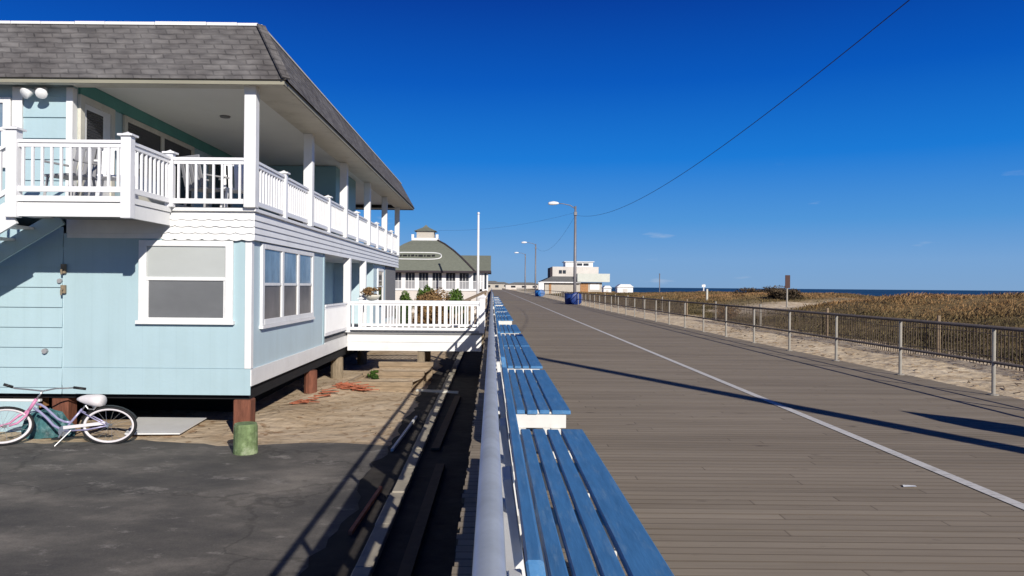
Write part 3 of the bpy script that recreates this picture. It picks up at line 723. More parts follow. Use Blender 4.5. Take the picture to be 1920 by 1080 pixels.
# ceiling, beam, roof
hb().box(-7.15, HX + 0.1, HY - 0.1, 32.6, 5.1, 5.14).build('porch_ceiling', M['ceil'], H)
ec = (-3.46, 12.35)
hb().box(-4.22, -4.02, HY - 0.16, 32.5, 4.945, 5.098).box(-7.15, -4.225, HY - 0.16, HY + 0.02, 4.945, 5.098).build('beam', M['cream'], H)
so = hb()
so.box(HL, ec[0] - 0.03, ec[1] + 0.03, HY - 0.165, 4.935, 4.955); so.box(-4.015, ec[0] - 0.03, HY - 0.165, 32.86, 4.935, 4.955); so.box(HL, -4.02, 32.5, 32.86, 4.935, 4.955)
so.build('soffit', M['cream'], H)
fa = hb()
fa.box(HL, ec[0], ec[1], ec[1] + 0.03, 4.90, 4.985); fa.box(ec[0] - 0.03, ec[0], ec[1] + 0.03, 32.9, 4.90, 4.985); fa.box(HL, ec[0], 32.87, 32.9, 4.90, 4.98)
fa.build('fascia', M['fascia'], H)
r_ = hb()
e0, e1, t0_, t1_ = -3.42, 12.31, -3.98, 12.75
zb, zt = 4.975, 6.0
r_.add([(HL, e1, zb), (e0, e1, zb), (e0, 32.95, zb), (HL, 32.95, zb), (HL, t1_, zt), (t0_, t1_, zt), (t0_, 32.5, zt), (HL, 32.5, zt)],
       [(0, 1, 5, 4), (1, 2, 6, 5), (2, 3, 7, 6), (4, 5, 6, 7), (3, 0, 4, 7)])
RF = r_.build('roof', M['shingle'], H)
hc = hb(); hc.bar((e0, e1, zb + 0.02), (t0_, t1_, zt + 0.015), 0.16, 0.03, (0.5, -0.4, 0.6)); hc.build('hip_cap', M['shingle'], RF)
cp = hb()
x = HL
while x < t0_ - 0.3:
    l = random.uniform(0.5, 0.9); cp.box(x, min(x + l - 0.012, t0_ - 0.05), t1_ - 0.025, t1_ + 0.1, zt + 0.001, zt + 0.05 + random.uniform(-0.008, 0.01)); x += l
cp.build('coping', M['white'], RF)
hb().box(t0_ - 0.1, t0_ + 0.02, t1_, 32.5, zt + 0.001, zt + 0.03).build('coping', M['cream'], RF)
# porch posts
def post(x, y, z0, z1, s=0.2, name='porch_post'):
    hb().box(x - s/2, x + s/2, y - s/2, y + s/2, z0, z1).build(name, M['white'], H, bevel=0.01)
PX = -4.10; PY0 = 12.62
pys = [12.66 + 0.02, 16.65, 20.6, 24.5, 28.4, 32.2]
for i, y in enumerate(pys):
    post(PX, y, 2.887, 4.944)
for y in (21.35, 23.95):
    post(HX, y, 0.22 if y > 22 else 0.24, 2.36, 0.2)
# railings
def rail_section(org, a, b, z0, ztop, nb, parent, name='railing', w=0.035, m=None):
    """baluster railing from a to b (2-D) with bottom clearance"""
    m = m or M['white_rail']
    r = MB(org); a = Vector((a[0], a[1], 0)); b = Vector((b[0], b[1], 0)); up = Vector((0, 0, 1))
    r.bar(a + up * (ztop - 0.03), b + up * (ztop - 0.03), 0.09, 0.045); r.bar(a + up * (ztop - 0.085), b + up * (ztop - 0.085), 0.045, 0.06)
    r.bar(a + up * (z0 + 0.105), b + up * (z0 + 0.105), 0.05, 0.08)
    d = (b - a)
    for i in range(nb):
        p = a + d * ((i + 0.5) / nb)
        r.bar(p + up * (z0 + 0.146), p + up * (ztop - 0.116), w, w, (d.y, -d.x, 0))
    return r.build(name, m, parent)
def newel(org, x, y, z0, z1, parent, s=0.13):
    p = MB(org).box(x - s/2, x + s/2, y - s/2, y + s/2, z0, z1).build('newel_post', M['white_rail'], parent, bevel=0.006)
    c = MB(org).box(x - s/2 - 0.035, x + s/2 + 0.035, y - s/2 - 0.035, y + s/2 + 0.035, z1 + 0.001, z1 + 0.03)
    c.add([(x - s/2, y - s/2, z1 + 0.03), (x + s/2, y - s/2, z1 + 0.03), (x + s/2, y + s/2, z1 + 0.03), (x - s/2, y + s/2, z1 + 0.03), (x, y, z1 + 0.075)], [(0, 1, 4), (1, 2, 4), (2, 3, 4), (3, 0, 4)])
    c.build('cap', M['white_rail'], p)
RT = 3.73
LX0, LX1, LY = -7.15, -5.45, 11.1
rail_section(HO, (LX1 + 0.07, PY0), (PX - 0.1, PY0), 2.885, RT, 8, H)
newel(HO, LX1, PY0, 2.886, RT + 0.05, H)
for i in range(5):
    a, b = pys[i] + 0.1, pys[i + 1] - 0.1; mid = (a + b) / 2
    rail_section(HO, (PX, a), (PX, mid - 0.07), 2.885, RT, 11, H)
    rail_section(HO, (PX, mid + 0.07), (PX, b), 2.885, RT, 11, H)
    newel(HO, PX, mid, 2.82, RT + 0.03, H)
# landing and stair
hb().box(LX0 - 0.1, LX1, LY + 0.0, BY - 0.08, 2.80, 2.885).build('landing_floor', M['white'], H)
hb().box(LX0 - 0.06, LX1 - 0.02, LY + 0.03, LY + 0.08, 2.58, 2.79).box(LX1 - 0.07, LX1 - 0.02, LY + 0.08, BY - 0.08, 2.58, 2.79).build('landing_fascia', M['white'], H)
hb().box(LX0, LX1 - 0.075, LY + 0.085, BY - 0.09, 2.66, 2.72).build('landing_soffit', M['greywall'], H)
rail_section(HO, (LX0 + 0.07, LY + 0.05), (LX1 - 0.07, LY + 0.05), 2.885, RT, 11, H)
rail_section(HO, (LX1 - 0.0, LY + 0.12), (LX1 - 0.0, PY0 - 0.07), 2.885, RT, 9, H)
newel(HO, LX0, LY + 0.05, 2.56, RT + 0.13, H, 0.16); newel(HO, LX1, LY + 0.05, 2.56, RT + 0.05, H, 0.15)
st = hb(); sl = 0.6
def stair_line(y, dz, h, wid, m, nm, parent=None):
    a = (LX0 - 0.05, y, 2.80 + dz); xb = LX0 - (2.80 + dz + 0.98) / sl
    return hb().bar(a, (xb, y, -0.98), wid, h).build(nm, m, parent or H)
stair_line(LY + 0.08, -0.17, 0.36, 0.05, M['white'], 'stringer')
stair_line(12.45, -0.12, 0.26, 0.05, M['blue'], 'stringer')
for i in range(19):
    z = 2.70 - i * 0.19; x = LX0 - 0.15 - i * 0.19 / sl
    st.box(x - 0.32, x, LY + 0.11, 12.42, z - 0.04, z)
st.build('stair_treads', M['white'], H)
sr = hb()
sr.bar((LX0 - 0.05, LY + 0.05, 3.66), (LX0 - 5.2, LY + 0.05, 3.66 - 5.15 * sl), 0.09, 0.05)
sr.bar((LX0 - 0.05, LY + 0.05, 2.98), (LX0 - 5.2, LY + 0.05, 2.98 - 5.15 * sl), 0.05, 0.07)
for i in range(30):
    x = LX0 - 0.2 - i * 0.17; z = 2.98 - (LX0 - 0.05 - x) * sl
    sr.box(x - 0.018, x + 0.018, LY + 0.032, LY + 0.068, z, z + 0.67)
sr.build('stair_railing', M['white_rail'], H)
# lower porch rail (solid looking close balusters)
rail_section(HO, (HX, 18.45), (HX, 21.22), 0.25, 1.10, 22, H, w=0.06)
# flood light under the eave
fl = hb().box(-7.82, -7.62, HY - 0.09, HY - 0.035, 4.83, 4.92).build('flood_light', M['white'], H, bevel=0.01)
for dx, rz in ((-0.13, -0.5), (0.13, 0.5)):
    c = hb(); b0 = Vector((-7.72 + dx * 0.5, HY - 0.1, 4.86)); dirv = Vector((dx * 1.6, -0.5, -0.28)).normalized()
    c.tube([b0, b0 + dirv * 0.06, b0 + dirv * 0.1, b0 + dirv * 0.22, b0 + dirv * 0.235], [0.03, 0.035, 0.06, 0.095, 0.085], 12)
    c.build('lamp_head', M['white'], fl, smooth=True)
c = hb().lathe([(0.11, 0), (0.10, -0.03), (0.03, -0.045)], (-5.6, 15.6, 5.099), 14).build('ceiling_light', M['greywall'], H)
# wall fittings (hose tap, vent pipe) by the siding seam
for (x, z, h) in ((-7.31, 1.83, 0.16), (-7.31, 1.48, 0.14)):
    f = hb().box(x - 0.04, x + 0.04, HY - 0.075, HY - 0.036, z - h/2, z + h/2); f.tube([(x, HY - 0.07, z), (x, HY - 0.13, z - 0.02), (x + 0.01, HY - 0.14, z - 0.1)], 0.016, 7)
    f.build('wall_tap', M['pile2'], H)
hb().tube([(-7.38, HY - 0.02, 1.62), (-7.38, HY - 0.07, 1.62)], 0.04, 8).build('wall_vent', M['netgrey'], H)
hb().tube([(-7.62, HY - 0.02, 0.42), (-7.62, HY - 0.08, 0.42)], 0.045, 8).build('wall_vent', M['netgrey'], H)
# piles
def pile(x, y, r, z1, m):
    hb().tube([(x, y, -1.4), (x, y, -0.8), (x, y, z1)], [r, r * 1.02, r * 0.98], 12).build('pile', m, H)
hb().box(-4.44, -4.14, 12.86, 13.16, -1.3, -0.402).build('pile', M['pile'], H, bevel=0.02)
pile(-4.2, 17.4, 0.15, -0.402, M['pile']); pile(-4.25, 20.6, 0.17, -0.402, M['pile2']); pile(-4.25, 24.6, 0.16, -0.402, M['pile2'])
hb().box(-7.62, -7.33, 12.95, 13.25, -1.3, -0.402).build('pile', M['pile'], H, bevel=0.02)
hb().box(-11.2, -7.85, 12.93, 12.97, -1.0, -0.47).build('skirting_panel', M['blue'], H)
hb().box(-11.2, -7.8, 12.92, 12.985, -0.47, -0.43).build('skirting_cap', M['white'], H)

# ------------------------------------------------------------------ walkway from porch to boardwalk
WO = (-2.2, 22.3, -1.0)
W = thing('entry_walkway', 'white railed walkway bridging the sand between blue house and boardwalk', 'walkway', WO)
def wb(): return MB(WO)
wb().box(-4.09, -0.28, 21.22, 21.26, -0.02, 0.20).build('upper_fascia', M['white'], W)
wb().box(-4.09, -0.28, 21.24, 21.28, -0.27, -0.023).build('lower_fascia', M['white'], W)
wb().box(-4.09, -0.22, 21.285, 23.3, -0.10, 0.20).build('walkway_frame', M['pile2'], W)
wb().box(-4.09, -0.22, 21.18, 23.36, 0.205, 0.245).build('walkway_deck', M['greywall'], W)
rail_section(WO, (HX + 0.1, 21.28), (-0.30, 21.28), 0.25, 1.13, 21, W, w=0.05)
rail_section(WO, (HX + 0.1, 23.28), (-0.30, 23.28), 0.25, 1.13, 21, W, w=0.05)
for y in (21.28, 23.28):
    newel(WO, -0.27, y, 0.246, 1.26, W, 0.15)
    wb().box(-2.1, -1.9, y, y + 0.2, -1.2, -0.11).build('pile', M['pile2'], W)
newel(WO, HX + 0.06, 23.28, 0.246, 1.16, W, 0.12)

# deck furniture -----------------------------------------------------------
def make_chair(loc, rz, label, m, group=None):
    t = thing('deck_chair', label, 'chair', loc, rz, group)
    MB().box(-0.28, 0.28, -0.25, 0.25, 0.38, 0.42).build('seat', m, t, bevel=0.01)
    b = MB()
    for i in range(5): b.bar((-0.22 + i * 0.11, 0.24, 0.42), (-0.22 + i * 0.11, 0.36, 0.92), 0.07, 0.02, (0, 1, 0))
    b.bar((-0.27, 0.365, 0.93), (0.27, 0.365, 0.93), 0.03, 0.06)
    b.build('backrest', m, t)
    for sx in (-1, 1):
        for sy in (-1, 1):
            MB().bar((sx * 0.24, sy * 0.21, 0.38), (sx * 0.28, sy * 0.25, 0), 0.04, 0.04).build('leg', m, t)
        MB().box(sx * 0.29 - 0.03, sx * 0.29 + 0.03, -0.27, 0.27, 0.61, 0.635).build('armrest', m, t)
    return t
make_chair((-6.75, 11.95, 2.886), -0.3, 'white slatted chair behind the landing railing, left of the glass door', M['netgrey'])
make_chair((-6.05, 12.05, 2.886), 0.4, 'white slatted chair at the right end of the stair landing', M['white_rail'])
make_chair((-5.2, 13.55, 2.901), 2.6, 'grey chair on the upper porch left of the corner post', M['netgrey'])
make_chair((-4.65, 13.7, 2.901), 0.5, 'white chair just behind the front railing by the corner post', M['white_rail'])
gr = thing('covered_grill', 'black covered grill standing at the far part of the upper porch', 'grill', (-5.0, 20.2, 2.9))
MB().box(-0.5, 0.5, -0.28, 0.28, 0.02, 0.75).build('cart', M['black'], gr, bevel=0.03)
MB().prism([(-0.3, 0.76), (0.3, 0.76), (0.26, 1.0), (0.1, 1.12), (-0.14, 1.1), (-0.28, 0.95)], 'x', -0.52, 0.52).build('cover', M['black'], gr, bevel=0.02)

# ------------------------------------------------------------------ foliage
def foliage(name, mat_, centre, radii, n, leaf, seed, parent=None, clumps=22, flat=0.0):
    r = np.random.default_rng(seed)
    cc = r.normal(size=(clumps, 3)); cc /= np.linalg.norm(cc, axis=1)[:, None]; cc *= r.uniform(0.35, 0.85, (clumps, 1))
    cr = r.uniform(0.28, 0.5, clumps)
    k = r.integers(0, clumps, n)
    d = r.normal(size=(n, 3)); d /= np.linalg.norm(d, axis=1)[:, None]
    p = cc[k] + d * (cr[k] * r.uniform(0.5, 1.0, n) ** 0.5)[:, None]
    p[:, 2] = np.where(p[:, 2] < -0.95, -0.95, p[:, 2])
    tone = np.clip(0.42 + 0.30 * p[:, 2] + 0.25 * (r.uniform(0, 1, clumps)[k] - 0.5) + r.uniform(-0.18, 0.18, n), 0, 1)
    pos = p * np.array(radii) + np.array(centre)
    a = r.normal(size=(n, 3)); a /= np.linalg.norm(a, axis=1)[:, None]
    b = np.cross(a, d + 0.01); b /= np.linalg.norm(b, axis=1)[:, None] + 1e-9
    s = leaf * r.uniform(0.6, 1.3, n)[:, None]
    v = np.stack([pos - a * s, pos + b * s * 0.45, pos + a * s, pos - b * s * 0.45], 1).reshape(-1, 3)
    f = np.arange(n * 4).reshape(n, 4)
    o = np_mesh(name, v, f, mat_, cols=np.repeat(tone, 4))
    if parent is not None: o.parent = parent
    return o
def bush(name, label, cat, loc, radii, n, leaf, seed, m, group=None):
    t = thing(name, label, cat, loc, 0, group)
    foliage('foliage', m, (0, 0, radii[2] * 0.95), radii, n, leaf, seed, t)
    s = MB()
    for i in range(5):
        a = i * 1.26; s.tube([(0.05 * math.cos(a), 0.05 * math.sin(a), -0.05), (radii[0] * 0.4 * math.cos(a), radii[1] * 0.4 * math.sin(a), radii[2] * 1.1)], [0.04, 0.015], 6)
    s.build('stem', M['stem'], t)
    return t
bush('evergreen_bush', 'tall rounded dark green bush before the white pavilion windows', 'bush', (-3.05, 35.5, -1.0), (0.58, 0.5, 1.48), 11000, 0.06, 3, M['leaf'])
bush('evergreen_bush', 'wide bright green bush right of the brown hedge near the ramp', 'bush', (-1.5, 34.5, -1.0), (0.80, 0.6, 1.34), 12000, 0.06, 5, M['leaf'])
bush('brown_hedge', 'low brown dried hedge between the green bushes behind the walkway', 'hedge', (-2.55, 33.2, -1.0), (1.15, 0.6, 1.2), 13000, 0.06, 9, M['leafbrown'])
bush('round_shrub', 'small dark green shrub against the pavilion wall beside the blue house', 'bush', (-5.35, 45.0, -1.0), (0.65, 0.6, 1.12), 7000, 0.07, 12, M['leaf'])
fp = thing('flower_pot', 'basket of dry brown flowers on the lower porch rail', 'flower pot', (-3.72, 23.28, 1.13))
MB().lathe([(0.10, 0.0), (0.16, 0.10), (0.18, 0.16), (0.15, 0.15)], (0, 0, 0), 14, 1.5, 1).build('pot', M['cream'], fp, smooth=True)
foliage('plant', M['leafbrown'], (0, 0, 0.26), (0.36, 0.25, 0.16), 500, 0.045, 31, fp, clumps=8)

# ------------------------------------------------------------------ pavilion with the green roof
PO = (-6.6, 74.0, -1.0)
P = thing('green_roofed_pavilion', 'white windowed pavilion under a bell shaped green roof with cupola', 'pavilion', PO)
def pb(): return MB(PO)
cx, cy = -6.6, 74.5
PYF = 70.0
pb().box(-11.0, -1.95, PYF + 0.6, 79, -1.0, 2.95).box(-1.95, -0.42, PYF + 0.6, 78, -1.0, 2.95).build('wall', M['offwhite'], P)
# bell roof: square rings
prof = [(4.95, 2.98), (4.4, 3.55), (3.7, 4.25), (2.9, 4.95), (2.0, 5.6), (1.25, 6.0)]
r_ = pb()
n = len(prof); vs = []; fs = []
for hw, z in prof:
    vs += [(cx - hw, cy - hw, z), (cx + hw, cy - hw, z), (cx + hw, cy + hw, z), (cx - hw, cy + hw, z)]
for i in range(n - 1):
    for k in range(4):
        l = (k + 1) % 4; fs.append((i*4 + k, i*4 + l, (i+1)*4 + l, (i+1)*4 + k))
fs.append((0, 3, 2, 1)); fs.append(tuple((n-1)*4 + k for k in range(4)))
r_.add(vs, fs)
PR = r_.build('roof', M['greenroof'], P)
pb().box(cx - 5.0, cx + 5.0, cy - 5.0, cy + 5.0, 2.80, 2.975).build('eave', M['darkedge'], PR)
hp = pb()
hp.tube([(cx + hw, cy - hw, z + 0.03) for hw, z in prof], 0.09, 6); hp.build('hip_ridge', M['darkedge'], PR)
# side wing roof
wr = pb(); wr.prism([(PYF + 0.1, 3.02), (PYF + 2.8, 4.55), (PYF + 8.2, 4.55), (PYF + 8.8, 3.02)], 'x', cx + 2.6, -0.1)
wr.build('wing_roof', M['greenroof'], P)
pb().box(cx + 5.01, -0.05, PYF + 0.05, PYF + 8.9, 2.82, 3.015).build('wing_eave', M['darkedge'], P)
# cupola
cu = pb().box(cx - 0.85, cx + 0.85, cy - 0.85, cy + 0.85, 6.2, 6.95).build('cupola', M['beige'], P)
pb().box(cx - 1.3, cx + 1.3, cy - 1.3, cy + 1.3, 6.0, 6.24).build('cupola_base', M['white'], cu)
for sx in (-1, 1): pb().box(cx + sx * 1.2 - 0.12, cx + sx * 1.2 + 0.12, cy - 1.2, cy - 0.98, 6.241, 6.6).build('corner_knob', M['white'], cu)
c = pb(); c.add([(cx - 1.1, cy - 1.1, 6.95), (cx + 1.1, cy - 1.1, 6.95), (cx + 1.1, cy + 1.1, 6.95), (cx - 1.1, cy + 1.1, 6.95), (cx - 0.3, cy - 0.3, 7.35), (cx + 0.3, cy - 0.3, 7.35), (cx + 0.3, cy + 0.3, 7.35), (cx - 0.3, cy + 0.3, 7.35), (cx, cy, 7.65)],
      [(0, 1, 5, 4), (1, 2, 6, 5), (2, 3, 7, 6), (3, 0, 4, 7), (4, 5, 8), (5, 6, 8), (6, 7, 8), (7, 4, 8), (0, 3, 2, 1)])
c.build('cupola_roof', M['greenroof'], cu)
# windows of the pavilion
for i in range(9):
    x = -10.9 + i * 1.275
    if x > -1.2: continue
    f = pb(); yy = PYF + 0.6
    f.box(x, x + 0.2, yy - 0.10, yy, 1.1, 2.78); f.box(x + 1.075, x + 1.275, yy - 0.102, yy, 1.1, 2.78)
    f.box(x + 0.2, x + 1.075, yy - 0.08, yy, 1.98, 2.03); f.box(x + 0.2, x + 1.075, yy - 0.1, yy, 1.1, 1.28)
    for q in (0.29, 0.58): f.box(x + 0.2 + q - 0.015, x + 0.2 + q + 0.015, yy - 0.075, yy, 1.28, 2.72)
    fo = f.build('window', M['white'], P)
    pb().box(x + 0.2, x + 1.075, yy - 0.04, yy - 0.01, 2.03, 2.78).build('pane', M['pane'], fo)
    pb().box(x + 0.2, x + 1.075, yy - 0.04, yy - 0.01, 1.28, 1.98).build('pane', M['netgrey'], fo)
f = pb(); f.box(-1.15, -0.95, PYF + 0.5, PYF + 0.6, 1.1, 2.78); f.box(-0.5, -0.35, PYF + 0.5, PYF + 0.6, 1.1, 2.78); f.box(-0.95, -0.5, PYF + 0.5, PYF + 0.6, 1.1, 1.28)
fo = f.build('window', M['white'], P); pb().box(-0.95, -0.5, PYF + 0.56, PYF + 0.59, 1.28, 2.78).build('pane', M['pane'], fo)
# oval sign on the roof slope (marks not legible in the photo: dark letter-like strokes)
def slope_pt(x, s, lift):
    z = 3.62 + s; hw = np.interp(z, [p[1] for p in prof], [p[0] for p in prof])
    return (x, cy - hw - lift, z + lift * 0.7)
sg = pb(); pts = []
sw, sh, sx0, sz0 = 2.35, 0.33, -7.15, 0.72
def oval(a):
    c_, s_ = math.cos(a), math.sin(a)
    x = math.copysign(abs(c_) ** 0.35, c_) * sw; z = math.copysign(abs(s_) ** 0.8, s_) * sh
    return slope_pt(sx0 + x, sz0 + z, 0.07)
ring = [oval(2 * math.pi * i / 48) for i in range(48)]
plate = pb(); plate.add(ring + [slope_pt(sx0, sz0, 0.07)], [(i, (i + 1) % 48, 48) for i in range(48)])
SGN = plate.build('sign', M['greenroof'], P)
pb().tube(ring, 0.05, 6, closed=True).build('sign_border', M['white'], SGN)
lt = pb()
xq = -9.15
for w_q, h_q in ((0.34, 0.12), (0.14, 0.13), (0.40, 0.11), (0.16, 0.13), (0.30, 0.12), (0.18, 0.10), (0.42, 0.13), (0.15, 0.12), (0.36, 0.11), (0.3, 0.12)):
    lt.bar(slope_pt(xq, sz0, 0.09), slope_pt(xq + w_q, sz0 + random.uniform(-0.03, 0.03), 0.09), 2 * h_q, 0.03, (0, -0.7, 0.7)); xq += w_q + 0.11
lt.build('lettering', M['black'], SGN)

fp_ = thing('flagpole', 'bare white flagpole in front of the green roofed pavilion', 'flagpole', (-1.15, 62, -1.0))
MB().tube([(0, 0, 0), (0, 0, 8.5)], [0.13, 0.08], 10).build('pole', M['white'], fp_, smooth=True)
MB().lathe([(0.01, 8.5), (0.1, 8.55), (0.12, 8.62), (0.08, 8.7), (0.01, 8.72)], (0, 0, 0), 10).build('finial', M['lamphead'], fp_, smooth=True)
rr = thing('ramp_handrail', 'weathered wooden handrail sloping up to the boardwalk beyond the walkway', 'handrail', (-0.8, 31, -1.0))
ro = (-0.8, 31, -1.0)
for z in (0.0, -0.42):
    MB(ro).bar((-1.6, 29.5, 0.75 + z), (-0.25, 33.5, 1.35 + z), 0.09, 0.09).build('rail', M['timber'], rr)
for s_ in (0.02, 0.5, 0.98):
    x = -1.6 + 1.35 * s_; y = 29.5 + 4 * s_; MB(ro).box(x - 0.05, x + 0.05, y + 0.05, y + 0.14, -1.1, 0.72 + 0.6 * s_).build('post', M['timber'], rr)

# ------------------------------------------------------------------ street lamps, cables
def make_lamp(loc, label, ztop=9.3, s=1.0):
    t = thing('street_lamp', label, 'street lamp', loc, 0, 'street lamps along the beach railing')
    MB().tube([(0, 0, -0.3), (0, 0, 3), (0, 0, ztop)], [0.16, 0.15, 0.10], 12).build('pole', M['lamp'], t, smooth=True)
    MB().lathe([(0.26, 0.0), (0.26, 0.05), (0.20, 0.1), (0.19, 0.45), (0.165, 0.5)], (0, 0, 0), 14).build('base', M['lamp'], t)
    MB().tube([(0, 0, ztop - 0.25), (-0.5, 0, ztop + 0.08), (-1.2, 0, ztop + 0.22), (-1.75, 0, ztop + 0.25)], [0.05, 0.045, 0.04, 0.04], 8).build('arm', M['lamp'], t, smooth=True)
    MB().tube([(-1.6, 0, ztop + 0.26), (-1.75, 0, ztop + 0.27), (-2.1, 0, ztop + 0.27), (-2.5, 0, ztop + 0.24), (-2.62, 0, ztop + 0.23)], [0.07, 0.13, 0.19, 0.15, 0.06], 12).build('lamp_head', M['lamphead'], t, smooth=True)
    MB().box(-0.14, 0.14, -0.2, 0.2, ztop - 0.9, ztop - 0.55).build('cable_bracket', M['lamp'], t, bevel=0.02)
    return t
LXP = 7.95
up_ = thing('utility_pole', 'utility pole at the railing by the camera, its long thin shadow crossing the boardwalk', 'pole', (LXP, 1.85, 0.0))
MB().tube([(0, 0, -0.3), (0, 0, 3), (0, 0, 8.6)], [0.18, 0.17, 0.13], 12).build('pole', M['lamp'], up_, smooth=True)
MB().box(-0.14, 0.14, -0.2, 0.2, 8.15, 8.45).build('cable_bracket', M['lamp'], up_, bevel=0.02)
lamps = []
for y, lab in ((71.5, 'tall grey street lamp beside the dark blue bin, biggest of the lamps'), (136, 'street lamp beyond the first one, near the lighter blue bin'), (178, 'faint farthest street lamp left of the beach building')):
    if not lamps: l = make_lamp((LXP, y, 0), lab)
    else: l = copy_tree(lamps[0]); l.location = (LXP, y, 0); l['label'] = lab
    lamps.append(l)
def cable(name, label, a, b, sag, r, n=40):
    a, b = Vector(a), Vector(b); pts = []
    for i in range(n + 1):
        t = i / n; p = a.lerp(b, t); p.z -= sag * 4 * t * (1 - t); pts.append(p)
    o = MB().tube(pts, r, 6).build(name, M['cable'], smooth=True)
    return tag(o, label, 'cable')
cable('power_cable', 'black overhead cable sweeping from upper right down to the nearest street lamp', (LXP, 2.2, 8.3), (LXP, 71.5, 8.45), 2.05, 0.0105)
cable('power_cable', 'thin cable hanging between the nearest lamp and the lamp behind it', (LXP, 71.5, 8.45), (LXP, 136, 8.7), 1.8, 0.010)
cable('power_cable', 'thin faint cable crossing the sky from nearest lamp to the pavilion', (LXP, 71.5, 8.7), (-5.5, 76, 7.2), 0.5, 0.008)

# ------------------------------------------------------------------ bins
def make_bin(loc, label, m):
    t = thing('litter_bin', label, 'bin', loc, 0, 'blue bins on the boardwalk')
    MB().lathe([(0.44, 0.0), (0.47, 0.03), (0.54, 0.95), (0.57, 0.97), (0.57, 1.0)], (0, 0, 0), 22).build('body', m, t)
    MB().lathe([(0.58, 1.001), (0.58, 1.06), (0.50, 1.14), (0.3, 1.2), (0.05, 1.22)], (0, 0, 0), 22).build('lid', m, t)
    MB().lathe([(0.23, 0.0), (0.23, 0.02)], (0, 0, 0), 18, 1.1, 1).build('badge', M['white'], t)
    b = t.children[-1]; b.rotation_euler = (math.radians(90), 0, 0.25); b.location = (0.14, -0.555, 0.52)
    MB().tube([(-0.2, -0.56, 0.99), (-0.2, -0.62, 0.97), (0.2, -0.62, 0.97), (0.2, -0.56, 0.99)], 0.02, 6).build('handle', M['black'], t)
    return t
make_bin((7.15, 68, 0.0), 'dark blue litter bin with a white badge, beside the street lamp base', M['bin'])
make_bin((7.4, 119, 0.0), 'lighter blue bin with white badge, further back by the beach building', M['bin2'])

# ------------------------------------------------------------------ far buildings
BO = (18.5, 176, 0)
B = thing('beach_patrol_building', 'white and beige three level building beyond the bins with stepped flat roofs', 'building', BO)
def bb(): return MB(BO)
bb().box(12.2, 25.4, 172, 184, -0.4, 2.6).build('lower_wall', M['beige'], B)
bb().add([(11.2, 171.2, 2.6), (20.4, 171.2, 2.6), (20.4, 173.5, 3.95), (14.0, 173.5, 3.95), (11.2, 185, 2.6), (14, 182, 3.95), (20.4, 185, 2.6), (20.4, 182, 3.95)], [(0, 1, 2, 3), (4, 0, 3, 5), (1, 6, 7, 2), (6, 4, 5, 7), (3, 2, 7, 5), (0, 4, 6, 1)]).build('lower_roof', M['greyroof'], B)
bb().box(11.15, 20.4, 171.15, 171.3, 2.42, 2.66).build('fascia', M['white'], B)
bb().box(14.1, 24.8, 173.6, 182, 3.9, 6.2).build('upper_wall', M['offwhite'], B)
bb().box(13.6, 14.09, 173.8, 182, 3.0, 6.0).build('side_panel', M['darkedge'], B)
bb().box(19.6, 27.0, 170.8, 173.3, 2.7, 4.6).build('balcony', M['palegreen'], B)
bb().box(17.2, 23.6, 174.5, 180, 6.2, 7.35).build('rooftop_cabin', M['white'], B)
bb().box(16.9, 23.9, 174.2, 180.3, 7.35, 7.5).build('cabin_roof', M['white'], B)
for x0, x1 in ((19.9, 21.1), (21.4, 22.6)):
    bb().box(x0, x1, 174.42, 174.49, 6.5, 7.05).build('window', M['pane'], B)
for x0, x1 in ((15.6, 16.3), (16.5, 17.2)):
    bb().box(x0, x1, 173.52, 173.59, 4.6, 5.4).build('window', M['pane'], B)
bb().box(20.4, 22.2, 171.93, 171.99, 0.1, 2.3).build('door', M['orange'], B)
bb().box(22.6, 24.8, 171.93, 171.99, 0.9, 2.3).build('window', M['white'], B)
bb().box(13.2, 13.7, 171.9, 171.99, 0, 2.4).build('corner_post', M['orange'], B)
kb = thing('white_kiosk', 'small white kiosk left of the beach building behind the lighter bin', 'kiosk', (11.1, 168, 0))
MB().box(-0.6, 0.6, -0.6, 0.6, -0.2, 2.4).build('body', M['white'], kb); MB().box(-0.75, 0.75, -0.75, 0.75, 2.4, 2.55).build('roof', M['white'], kb)
def hut(loc, w, h, label):
    t = thing('beach_hut', label, 'hut', loc, 0, 'white beach huts')
    MB().box(-w, w, -1.2, 1.2, -0.3, h).build('body', M['white'], t)
    MB().prism([(-w - 0.15, h), (w + 0.15, h), (w * 0.6, h + 0.55), (-w * 0.6, h + 0.55)], 'y', -1.4, 1.4).build('roof', M['white'], t)
    MB().box(-w * 0.3, w * 0.3, -1.24, -1.205, 0.3, h - 0.35).build('door', M['offwhite'], t)
hut((26.6, 150, 0.3), 1.55, 1.3, 'bigger white hut with sloped roof right of the beach building')
hut((24.3, 158, 0.3), 0.8, 1.0, 'small low white hut between the beach building and bigger hut')
def far_house(x, y, w, h, label, m):
    t = thing('distant_building', label, 'building', (x, y, 0))
    MB().box(-w, w, -5, 5, -1, h).build('wall', m, t)
    MB().prism([(-w - 0.5, h), (w + 0.5, h), (w * 0.5, h + h * 0.45), (-w * 0.5, h + h * 0.45)], 'y', -5.5, 5.5).build('roof', M['greyroof'], t)
    for k in range(3): MB().box(-w * 0.7 + k * w * 0.6, -w * 0.7 + k * w * 0.6 + w * 0.25, -5.06, -5.01, h * 0.35, h * 0.75).build('window', M['pane'], t)
far_house(-1.5, 330, 6, 2.6, 'low brown building at the far left end of the boardwalk', M['beige'])
far_house(16, 380, 9, 2.4, 'low grey building on the horizon just left of the lighter bin', M['offwhite'])
far_house(4.5, 520, 8, 3.0, 'tiny hazy building where the boardwalk vanishes', M['beige'])

